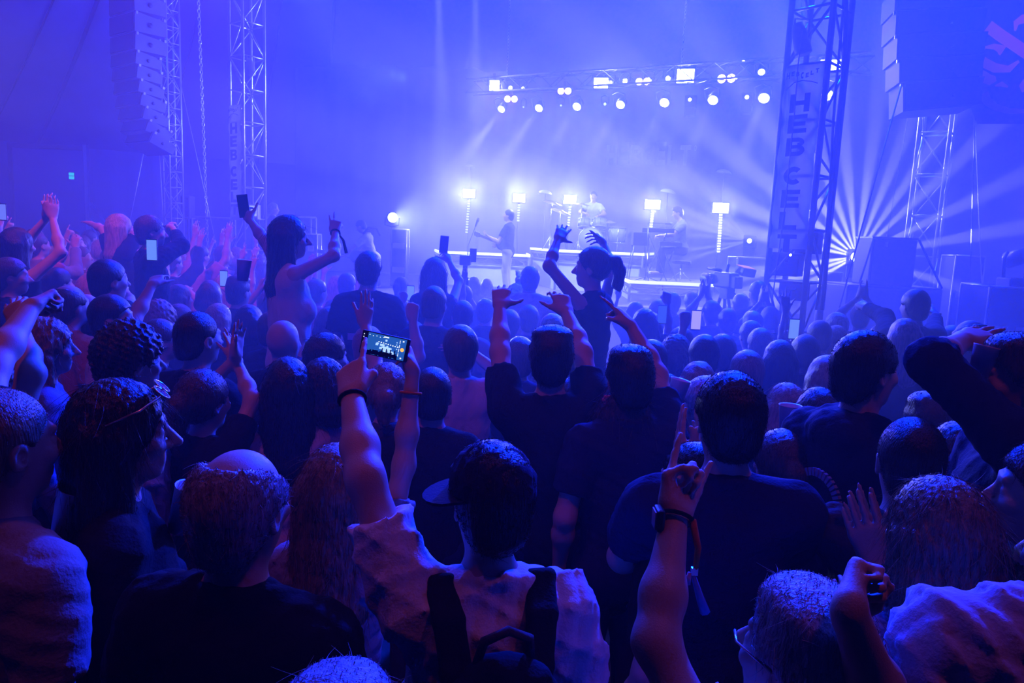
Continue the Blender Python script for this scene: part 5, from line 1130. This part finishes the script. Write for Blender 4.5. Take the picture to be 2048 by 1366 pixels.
f27 = person('man with a dark quiff and dark shirt raising both bare forearms', 1107, 648, 92, yaw=0, hair='quiff', hc='dark', top='black', look=6,
    L=dict(e=(1000, 705), w=(1000, 612), t=(1004, 556), ef=1, wf=-1, pose='claw', n=(0, 1, 0)), R=dict(e=(1165, 705), w=(1133, 625), t=(1112, 566), ef=1, wf=-1, pose='relaxed', n=(-.3, 1, 0)))
f28 = person('woman with very long wavy hair and a small pink hair clip', 1247, 764, d=2.75, yaw=0, hair='verylong', hc='brown', top='black', fem=True, L='clap', R='clap', fuzz=2200)
p = f28['head']+V((-.068, -.055, .075)); g = MB()
for k in range(6): g.disc(p+V((.012*math.cos(k*PI/3), -.012, .012*math.sin(k*PI/3))), (-.5, -1, .3), .009, .006, 8)
tag(g.build('hair_clip', mat('clip_pink', (.8, .15, .15), .5)), 'small pink flower clip in the wavy-haired woman\'s hair', 'hair clip')
f29 = person('dark-haired person stretching one arm up and pointing at the stage', 1262, 687, d=2.7, yaw=-10, hair='messy', hc='dark', top='navy', sleeve='short', R=dict(e=(1315, 750), w=(1262, 652), t=(1214, 592), ef=1, wf=1, pose='point', n=(-.7, .3, -.6)))
# --- lifted on shoulders
def carrier(label, info, hgt_top, yaw, **k):
    l = info['loc2w'](V((0, .20, 0))); z = info['t'].location.z; fz = floor_z(l.x, l.y); k.setdefault('top', 'black'); k.setdefault('h', .014)
    return build_person(label, (l.x, l.y, fz), yaw, max(1.42, z+.16-fz), **k)
f30 = person('woman with a ponytail lifted on shoulders, both bare arms raised over her head', 1186, 492, d=4.4, yaw=-58, hair='pony', hc='brown', top='black', fem=True, seat=True, sleeve='none', look=-14, h=.0095,
    L=dict(e=(1098, 532), w=(1116, 478), t=(1132, 446), ef=-1, wf=1, pose='open', n=(0, 1, 0)), R=dict(e=(1226, 540), w=(1208, 488), t=(1182, 464), ef=1, wf=1, pose='droop', n=(-1, 0, -.3)))
carrier('person carrying the ponytailed woman, hidden among the crowd below her', f30, 0, -30)
f31 = person('woman in a white tank top lifted on shoulders, long dark hair, peace sign raised', 580, 430, d=4.3, yaw=58, hair='verylong', hc='dark', top='cream', fem=True, seat=True, sleeve='none', legs='denim', look=10, nose=1.1, h=.0095,
    L=dict(e=(530, 482), w=(500, 440), t=(482, 414), ef=1, wf=-1, pose='hold', n=(.4, .9, 0)), R=dict(e=(668, 511), w=(671, 464), t=(673, 424), ef=-1, wf=1, pose='peace', n=(0, 1, 0)))
phone('dark phone in the raised hand of the woman in the white tank top', 487, 412, f31['L'][1].y+.03, roll=-8)
band_on(f31, 'R', .06, .029, 'black'); e_, w_ = f31['R'][0], f31['R'][1]
tag(MB().tube([w_+V((.02, -.01, -.01)), w_+V((.055, -.02, -.05)), w_+V((.075, -.02, -.13))], .006, 6, .012).build('festival_ribbon', topm('black')), 'dark ribbon hanging from the peace-sign wrist', 'ribbon')
carrier('dark-haired man carrying the woman in the white tank top', f31, 0, 60, hair='short', hc='dark')
f32 = person('teenager in a dark printed tee lifted on shoulders right of the white tank top', 738, 502, d=5.0, yaw=0, hair='short', hc='dark', top='black', seat=True, h=.011)
MB().box((0, -.135, f32['zs']-.22), (.22, .01, .045)).build('back_print', mat('faded_print', (.25, .28, .42), .8), f32['t'])
carrier('person carrying the teenager in the printed tee', f32, 0, 0)
f33 = person('boy in a dark sweatshirt lifted on shoulders at the left, hands clasped in front', 302, 430, d=5.7, yaw=52, hair='short', hc='brown', top='black', seat=True, sleeve='long', h=.011,
    R=dict(e=(362, 492), w=(351, 466), t=(343, 448), ef=-1, wf=1, pose='fist', n=(-1, 0, 0)), L=dict(e=(325, 474), w=(337, 460), t=(345, 450), ef=1, wf=1, pose='fist', n=(1, 0, 0)))
carrier('person carrying the boy in the dark sweatshirt', f33, 0, 50)
f34 = person('fair-haired girl in a dark tee lifted on shoulders at the far left, arms spread', 240, 427, d=6.5, yaw=40, hair='long', hc='blonde', top='black', fem=True, seat=True, h=.012,
    L=dict(e=(205, 458), w=(182, 447), t=(166, 441), pose='flat', n=(0, 0, -1)), R=dict(e=(272, 462), w=(296, 464), t=(308, 466), pose='relaxed', n=(0, 0, -1)))
carrier('person carrying the fair-haired girl', f34, 0, 40)
f36 = person('woman with long dark hair lifted on shoulders, holding a phone above her head', 870, 514, d=5.8, yaw=0, hair='verylong', hc='dark', top='black', fem=True, seat=True, sleeve='none', h=.011, R=dict(e=(918, 562), w=(898, 522), t=(890, 495), ef=1, wf=-1, pose='hold', n=(-.5, .8, 0)))
phone('dark phone held high by the long-haired woman left of the singer', 888, 489, f36['R'][1].y+.02, roll=4)
carrier('person carrying the long-haired woman with the phone', f36, 0, 0)
f37 = person('small child in a pale top lifted on shoulders below the singer', 1061, 534, d=6.6, yaw=0, hair='short', hc='dark', top='cream', seat=True, h=.013, hs=.9, L=dict(e=(1041, 566), w=(1038, 550), t=(1041, 540), pose='open'))
carrier('person carrying the small child in the pale top', f37, 0, 0)
# --- left edge
f40 = person('person outside the left edge thrusting a big fist into the picture', -135, 640, d=1.95, yaw=20, hair='short', hc='brown', top='navy', sleeve='short', R=dict(e=(-15, 735), w=(62, 615), t=(122, 572), ef=1, wf=1, pose='fist', n=(.5, .1, -.8)))
f41 = person('person at the left edge with one bare arm bent up beside the head', -28, 716, d=2.3, yaw=40, hair='short', hc='brown', top='black', nose=1.1, R=dict(e=(66, 738), w=(38, 650), t=(18, 580), ef=1, wf=-1, pose='claw', n=(0, 1, 0)))
f42 = person('woman with wavy brown hair and a denim jacket behind the big fist', 92, 634, d=3.1, yaw=58, hair='wavy', hc='light', top='denim', fem=True, sleeve='long')
f43 = person('balding man with an orange-red panel across his shoulders', 140, 565, d=4.1, yaw=24, hair='horseshoe', hc='brown', top='rust')
f44 = person('dark-haired man in profile raising a watched forearm, behind the curls', 225, 588, d=3.85, yaw=72, hair='short', hc='dark', top='stripe', L=dict(e=(268, 640), w=(304, 570), t=(322, 540), ef=1, wf=1, pose='relaxed', n=(0, 1, 0)))
f45 = person('person with dark swept hair and one hand over the eyes', 218, 518, d=4.4, yaw=38, hair='short', hc='dark', top='black', R=dict(e=(258, 612), w=(246, 578), t=(234, 536), ef=-1, wf=1, pose='open', n=(-.5, .5, 0)))
f35 = person('woman with long dark hair at the far left, hands joined above her head', 35, 454, d=5.3, yaw=25, hair='long', hc='dark', top='black', fem=True, sleeve='none', L='clapup', R='clapup')

# --- the middle of the crowd, one by one (px, py, head width, yaw, hair, hair colour, top, left arm, right arm, label)
MID = [
 (927, 600, 42, 4, 'buzz', 'dark', 'grey', 'down', 'down', 'close-cropped man in a grey tee under the long-haired phone woman'),
 (870, 571, 50, 14, 'buzz', 'brown', 'navy', 'down', 'down', 'man with a shaved crop, ear visible, just behind the long-haired phone woman'),
 (925, 647, 0, 0, None, '', '', '', '', ''),
 (828, 641, 50, 40, 'bob', 'brown', 'black', 'down', 'down', 'person with brown bobbed hair below the man with the shaved crop'),
 (850, 612, 40, 0, 'short', 'dark', 'black', 'upfist', 'down', 'dark-haired person raising a fist left of the bent-arm striped shirt'),
 (948, 553, 27, 0, 'bob', 'dark', 'black', 'down', 'down', 'dark bobbed head at the stage barrier below the camera rig'),
 (974, 557, 25, 0, 'bob', 'light', 'grey', 'down', 'down', 'light-haired head at the barrier left of the singer\'s legs'),
 (930, 570, 32, -8, 'short', 'dark', 'black', 'down', 'phone', 'small dark-haired figure filming between the barrier and the cropped man'),
 (972, 596, 31, 10, 'short', 'brown', 'navy', 'down', 'down', 'brown-haired head right of the close-cropped man in grey'),
 (1020, 618, 43, 6, 'short', 'dark', 'black', 'down', 'down', 'short-haired man directly between the two raised forearms'),
 (1058, 609, 38, -6, 'short', 'brown', 'black', 'down', 'down', 'brown-haired head just left of the raised right hand of the quiffed man'),
 (1097, 601, 30, 0, 'messy', 'light', 'navy', 'down', 'down', 'fuzzy light-haired head right under the small child'),
 (1106, 627, 40, 0, 'spiky', 'dark', 'charcoal', 'down', 'down', 'spiky-haired person wearing a glinting hair band behind the quiff'),
 (1041, 672, 42, -4, 'short', 'brown', 'navy', 'down', 'down', 'smooth round head tucked against the quiffed man\'s left shoulder'),
 (1152, 752, 66, 0, 'long', 'dark', 'navy', 'clapup', 'clapup', 'dark long-haired woman clapping in front of the ponytailed woman'),
 (1272, 602, 36, 8, 'bob', 'brown', 'navy', 'upfist', 'down', 'person with one dark fist up right of the ponytail'),
 (1290, 616, 52, 0, 'bob', 'dark', 'black', 'down', 'point', 'broad dark head with a finger pointing up beside it, below the keyboards'),
 (1316, 598, 29, 0, 'short', 'dark', 'navy', 'down', 'down', 'dark head against the white keyboard riser, left of the cap'),
 (1347, 584, 34, 10, 'short', 'dark', 'black', 'down', 'down', 'person in a dark backwards cap against the white keyboard riser'),
 (1384, 583, 30, 0, 'short', 'dark', 'navy', 'down', 'up', 'dark figure raising an open hand left of the broadcast camera'),
 (1424, 600, 36, -10, 'short', 'dark', 'black', 'clapup', 'clapup', 'person reaching both hands high in front of the broadcast camera'),
 (1456, 616, 34, 0, 'short', 'brown', 'black', 'down', 'down', 'head directly under the broadcast camera'),
 (1482, 586, 32, 0, 'short', 'dark', 'black', 'down', 'down', 'dark head right below the camera\'s lit monitor hood'),
 (1517, 561, 34, -14, 'short', 'dark', 'black', 'down', 'down', 'camera operator standing tall at the foot of the front tower'),
 (1507, 621, 32, 6, 'short', 'brown', 'navy', 'down', 'down', 'brown head halfway between the camera operator and the pale oval head'),
 (1541, 612, 32, 0, 'short', 'dark', 'black', 'clapup', 'clapup', 'dark person clapping overhead in front of the tower\'s left leg'),
 (1568, 616, 40, 6, 'bob', 'dark', 'navy', 'down', 'down', 'dark bobbed head in front of the tower\'s foot'),
 (1503, 640, 35, -4, 'short', 'brown', 'black', 'down', 'down', 'rounded head just left of the pale oval head'),
 (1522, 655, 46, 0, 'short', 'light', 'black', 'down', 'down', 'pale oval head with light rim above the long-haired silhouette'),
 (1363, 653, 38, 4, 'short', 'brown', 'black', 'down', 'down', 'rounded brown head above the frizzy-haired person'),
 (1354, 668, 44, 8, 'curly', 'brown', 'navy', 'down', 'down', 'frizzy-haired person with hair lit from above, left of the horns-like fist'),
 (1410, 668, 36, 0, 'short', 'dark', 'black', 'down', 'down', 'dark head between the frizzy hair and the raised little finger'),
 (1446, 667, 44, 0, 'short', 'brown', 'navy', 'upfist', 'down', 'person whose raised fist shows right above the tall man\'s head'),
 (1561, 679, 66, 0, 'verylong', 'dark', 'navy', 'down', 'down', 'broad long-haired silhouette left of the small glowing phones'),
 (1496, 699, 46, 0, 'short', 'light', 'navy', 'down', 'down', 'light-rimmed head right above the tall man\'s right ear'),
 (1400, 722, 68, 20, 'long', 'light', 'black', 'down', 'cup', 'woman with long light hair leaning left of the tall man'),
 (1412, 750, 54, -14, 'spiky', 'grey', 'navy', 'down', 'down', 'grey-haired man half hidden behind the tall man\'s left ear'),
 (1304, 678, 44, -8, 'short', 'brown', 'black', 'down', 'down', 'round head lit pink behind the upper part of the pointing arm'),
 (1575, 765, 72, 0, 'bob', 'blonde', 'navy', 'down', 'cup', 'blonde bobbed woman with a cup right of the tall man'),
 (1640, 774, 76, 0, 'verylong', 'dark', 'black', 'down', 'down', 'woman with long straight dark hair right of the blonde bob'),
 (1565, 857, 100, -6, 'tied', 'brown', 'navy', 'down', 'down', 'woman with parted tied-back hair in front of the blonde bob'),
 (1655, 710, 78, 8, 'bob', 'blonde', 'grey', 'down', 'down', 'woman with shaggy light hair behind the hooded man\'s back'),
 (1674, 650, 48, 10, 'bob', 'light', 'grey', 'down', 'down', 'fair-haired head below the grey-haired man at the tower\'s foot'),
 (1673, 624, 42, -24, 'spiky', 'grey', 'grey', 'down', 'down', 'grey-haired man with lit ear to the right of the tower\'s foot'),
 (1640, 640, 30, 0, 'short', 'dark', 'black', 'up', 'down', 'dark figure with one hand raised against the tower\'s right leg'),
 (1612, 668, 36, 0, 'short', 'dark', 'black', 'down', 'phone', 'dark person filming with a phone at the tower\'s foot'),
 (1762, 648, 36, 0, 'spiky', 'brown', 'black', 'down', 'down', 'short spiky head just left of the pinkish long hair'),
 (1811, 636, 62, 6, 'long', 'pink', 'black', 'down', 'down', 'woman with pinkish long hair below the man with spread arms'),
 (1942, 635, 58, -20, 'horseshoe', 'grey', 'navy', 'down', 'down', 'balding man in glasses behind the raised forearm on the right'),
 (1860, 782, 58, 20, 'messy', 'brown', 'black', 'down', 'down', 'brown-haired person between the hooded man and the raised forearm'),
 (1392, 884, 50, -40, 'short', 'dark', 'black', 'down', 'down', 'short person in a pale cap peeping over the tall man\'s left shoulder'),
 (178, 549, 42, 18, 'bob', 'ginger', 'olive', 'down', 'down', 'person with a short ginger bob on the left'),
 (175, 588, 44, 10, None, '', 'black', 'down', 'down', 'bald man between the orange-red panel and the watched forearm'),
 (320, 598, 50, 15, 'curly', 'ginger', 'navy', 'down', 'down', 'person with frizzy ginger curls below the raised watch'),
 (322, 637, 55, 50, 'short', 'brown', 'black', 'down', 'down', 'brown-haired person right of the mop of dark curls'),
 (360, 568, 40, 40, 'bob', 'brown', 'black', 'clap', 'clap', 'person with a dark brown bob below the boy in the sweatshirt'),
 (22, 514, 50, 60, 'short', 'brown', 'black', 'down', 'down', 'short-haired boy in profile at the left edge'),
 (107, 492, 32, 35, 'long', 'blonde', 'cream', 'up', 'up', 'blonde person with pale top and both hands up at the far left'),
 (150, 467, 28, 60, 'short', 'dark', 'black', 'down', 'down', 'dark-haired man in profile below the spread-armed girl'),
 (163, 492, 30, 60, 'short', 'brown', 'rust', 'clap', 'clap', 'brown-haired person turned right under the dark-haired profile'),
 (205, 478, 30, 40, 'short', 'grey', 'grey', 'down', 'up', 'grey-haired person with one hand up below the spread-armed girl'),
 (70, 480, 27, 50, 'short', 'brown', 'pink', 'down', 'down', 'face lit pink right of the joined hands at the far left'),
 (478, 549, 45, 20, 'quiff', 'dark', 'black', 'phone', 'cup', 'dark-haired person holding a drink under the glowing portrait phone'),
 (420, 560, 44, -5, 'bob', 'dark', 'black', 'down', 'phone', 'person filming in portrait, left of the drink holder'),
 (438, 606, 32, 10, 'bob', 'blonde', 'black', 'down', 'down', 'small straight blonde head left of the big dark round head'),
 (500, 609, 52, 10, 'bob', 'dark', 'black', 'down', 'down', 'big dark round head below the white tank top'),
 (545, 622, 50, 12, 'short', 'brown', 'black', 'down', 'down', 'person with brown hair just above the bald scalp'),
 (584, 602, 0, 0, None, '', '', '', '', ''),
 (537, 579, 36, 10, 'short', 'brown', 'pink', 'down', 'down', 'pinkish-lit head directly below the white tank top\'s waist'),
 (635, 557, 38, 30, 'short', 'dark', 'grey', 'up', 'down', 'dark-haired face right of the white tank top'),
 (673, 557, 30, 10, 'short', 'dark', 'black', 'up', 'up', 'dark head with both arms up between the two lifted figures'),
 (660, 613, 34, 20, 'bob', 'brown', 'black', 'down', 'down', 'brown head left of the raised fist by the printed tee'),
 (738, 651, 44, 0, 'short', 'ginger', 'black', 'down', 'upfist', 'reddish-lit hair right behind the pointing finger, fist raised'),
 (775, 606, 36, 55, 'short', 'brown', 'navy', 'down', 'down', 'brown-haired person in profile below the printed tee'),
 (655, 665, 52, 40, 'short', 'dark', 'black', 'clap', 'clapup', 'person clapping with bare forearms left of the pointing finger'),
 (800, 590, 34, 5, 'short', 'dark', 'black', 'down', 'phone', 'person filming with a phone to the right of the printed tee'),
 (640, 690, 40, 0, 'bob', 'dark', 'black', 'down', 'down', 'dark head in the gap left of the raised pointing hand'),
 (1330, 745, 40, 5, 'bob', 'brown', 'black', 'down', 'cup', 'person with a cup in the gap right of the pointing arm'),
 (1195, 690, 0, 0, None, '', '', '', '', ''),
 (1724, 606, 40, 25, 'short', 'dark', 'black', 'clapup', 'clapup', 'dark figure with raised hands in front of the subwoofer\'s left end'),
 (1905, 650, 36, 0, 'short', 'dark', 'black', 'up', 'phone', 'dark figure with a pale hand and phone right of the spread-armed man'),
]
PEOPLE.append((T3.location.x, T3.location.y, 0)); PEOPLE.append((T3.location.x-.2, T3.location.y-.25, 0)); PEOPLE.append((T3.location.x+.2, T3.location.y-.2, 0))
for px, py, w, yaw, hair, hc, top, L, R, label in MID:
    if not label: continue
    fem = hair in ('bob', 'long', 'verylong', 'tied', 'pony'); q = {}
    if 'backwards cap' in label: q['cap'] = ('black', PI)
    if 'pale cap' in label: q['cap'] = ('white', 1.3); q['d'] = 2.55
    d = q.pop('d', FPX*HEADW.get(hair, .182)/w); z = at(px, py, d).z; fz = floor_z(at(px, py, d).x, d)
    lo, hi = (1.50, 1.80) if fem else (1.56, 1.92)
    for _ in range(60):                                   # keep everyone to a believable height
        tp = at(px, py, d); hh = tp.z-floor_z(tp.x, d)
        if hh > hi and py > 480-.043*(1024-px)+12: d *= 1.012
        elif hh < lo: d *= .988
        else: break
    for f_ in (1, 1.03, .97, 1.06, .94, 1.1, .9, 1.14, .87, 1.19):
        tp = at(px, py, d*f_); hh = tp.z-floor_z(tp.x, d*f_)
        if lo-.06 < hh < hi+.05 and all((tp.x-a)**2+(tp.y-b)**2 > .36**2 for a, b, _ in PEOPLE): d *= f_; break
    i_ = person(label, px, py, d=d, yaw=yaw, hair=hair, hc=hc or 'brown', top=top, L=L, R=R, fem=fem)
    if 'phone' in label or 'filming' in label:
        if R == 'phone':
            w_ = i_['R'][1]+i_['R'][2]*.10; t_ = at(px, py, d)
            lit = (.14, .26, .7) if px in (420, 800) or 1600 < px < 1650 else None
            o = phone({420: 'glowing phone held in portrait at the left of the crowd', 800: 'lit phone held up right of the printed tee', 930: 'phone held low by the small figure at the barrier', 1612: 'phone held up at the foot of the front tower', 1905: 'dark phone held up at the right of the spread-armed man'}.get(px, 'phone'), 0, 0, 1, lit=lit); o.location = w_+V((-.02, -.03, .03))
    if 'glinting hair band' in label:
        tag(MB().tube([i_['head']+i_['rot'] @ V((.095*math.cos(k*PI/10), -.01+.02*math.sin(k*PI/10), .03+.10*math.sin(k*PI/10))) for k in range(11)], .006, 6).build('hair_band', ALU), 'glinting band across the spiky hair', 'hair band')
f_sp = person('man with outspread arms in front of the right speaker stack, cropped hair', 1832, 577, 46, yaw=-8, hair='short', hc='dark', top='black', sleeve='long', d=5.3,
    L=dict(e=(1770, 635), w=(1732, 615), t=(1708, 598), pose='fist', ef=1, wf=1), R=dict(e=(1868, 660), w=(1872, 635), t=(1870, 612), pose='open', ef=-1, wf=1))
for lb, px, py, y, lit in (('small bright phone screen over the dark heads right of the middle', 1392, 640, 5.2, (.40, .34, .62)), ('dim phone screen left of the small bright one', 1324, 629, 5.6, (.03, .08, .5)),
                       ('bright phone held up before the boy in the sweatshirt', 304, 500, 4.9, (.14, .28, .75)), ('pale phone standing out at the far left edge', 5, 424, 6.4, (.14, .2, .7))):
    phone(lb, px, py, y, lit=lit)
for lb, px, py, y, tl in (('pale cup held up beside the blonde bob', 1578, 842, 2.7, 0), ('pinkish cup lit beside the leaning light-haired woman', 1354, 787, 3.0, .2), ('plastic cup held in the dark between the grey tee and the dark-haired woman', 143, 1024, 1.58, .3),
                      ('small cup in front of the dark-haired woman with sunglasses', 372, 1018, 1.75, .3), ('pale cup raised left of the white tank top', 487, 541, 4.2, .1)):
    cup(lb, px, py, y, tilt=(0, tl))

# --- the packed rows further back: what nothing in the photograph tells apart shares one label per block
def skyline(px):
    pts = [(-80, 452), (60, 452), (200, 462), (330, 478), (470, 490), (560, 520), (640, 535), (700, 545), (830, 556), (960, 560), (1050, 575), (1200, 592), (1400, 600), (1560, 618), (1640, 640), (1760, 655), (1900, 668), (2120, 690)]
    for (a, b), (c, e) in zip(pts, pts[1:]):
        if px <= c: return b+(e-b)*(px-a)/(c-a)
    return 700
rs = random.Random(11); PROTO = {}
def back_person(x, y, hgt, lab, grp, fem, hair, hc, top, L, R, yaw):
    key = (fem, hair, hc, top, L, R)
    if key not in PROTO:
        i_ = build_person(lab, (x, y, floor_z(x, y)), yaw, hgt, hair=hair, hc=hc, top=top, L=L, R=R, fem=fem, h=.0145, fuzz=0, group=grp, seed=len(PROTO)+3, sleeve=rs.choice(('short', 'short', 'long', 'none')))
        PROTO[key] = (i_['t'], hgt); return
    t, h0 = PROTO[key]; c = copy_tree(t); c.location = (x, y, floor_z(x, y)); c.rotation_euler = (0, 0, -math.radians(yaw)); k = hgt/h0; c.scale = (1, 1, k)
    tag(c, lab, 'person', grp); PEOPLE.append((x, y, hgt))
ARMS = [('down', 'down'), ('up', 'up'), ('clapup', 'clapup'), ('down', 'up'), ('upfist', 'down'), ('clap', 'clap'), ('peace', 'down'), ('down', 'phone'), ('out', 'up'), ('down', 'point')]
STY = [(0, 'short', 'dark'), (0, 'short', 'brown'), (1, 'long', 'brown'), (1, 'bob', 'light'), (0, 'messy', 'dark'), (1, 'long', 'blonde'), (0, 'buzz', 'brown'), (1, 'tied', 'dark')]
def fill(y0, y1, px0, px1, dy, dx, p_up, lab, grp, yaw0, tops, limit=.46):
    y = y0
    while y < y1:
        x = px0(y)+rs.uniform(0, .3)
        while x < px1(y):
            xx, yy = x+rs.uniform(-.10, .10), y+rs.uniform(-.14, .14); x += dx
            fem, hair, hc = STY[rs.randrange(len(STY))]; hgt = rs.uniform(1.55, 1.70) if fem else rs.uniform(1.64, 1.86)
            P = V((xx, yy, floor_z(xx, yy)+hgt))-EYE; dep = P.dot(_f); px = 1024+FPX*P.dot(_r)/dep; py = 683-FPX*P.dot(_u)/dep
            if any(abs(px-a) < 300/dep+95/b and b > dep-.15 and c_ < py+900/dep and c_ > py-260/b and b > .9*dep for a, c_, b in HEADS if b < 5.2 and dep < 4.9): continue
            if py < skyline(px) or any((xx-a)**2+(yy-b)**2 < limit**2 for a, b, _ in PEOPLE): continue
            L, R = ARMS[rs.randrange(1, len(ARMS))] if rs.random() < p_up else ARMS[0]
            back_person(xx, yy, hgt, lab, grp, fem, hair, hc, rs.choice(tops), L, R, yaw0+rs.uniform(-15, 25))
        y += dy
T_ = ('black', 'grey', 'white', 'denim', 'pink', 'charcoal')
fill(5.2, 12.6, lambda y: -.76*y, lambda y: -.40*y, .62, .50, .62, 'person in the packed far left of the crowd, lit pink and purple', 'far left crowd', 35, T_)
fill(5.6, 12.4, lambda y: -.40*y, lambda y: -.12*y, .62, .52, .55, 'person in the packed rows between the left banner tower and the singer', 'left centre crowd', 15, T_)
fill(6.0, 12.0, lambda y: -.12*y, lambda y: .40*y, .75, .56, .16, 'dark head in the rows right in front of the stage', 'centre crowd at the barrier', 0, ('black', 'navy', 'charcoal'))
fill(3.2, 6.4, lambda y: .34*y, lambda y: .70*y, .62, .55, .10, 'dark figure in the rows on the right, below the speaker stack', 'right crowd', -5, ('black', 'navy'))
fill(3.0, 5.4, lambda y: -.70*y, lambda y: .30*y, .55, .55, .08, 'dark figure filling a gap in the middle of the crowd', 'mid crowd', 5, ('black', 'navy', 'charcoal'), .5)
print('PEOPLE', len(PEOPLE), 'protos', len(PROTO))
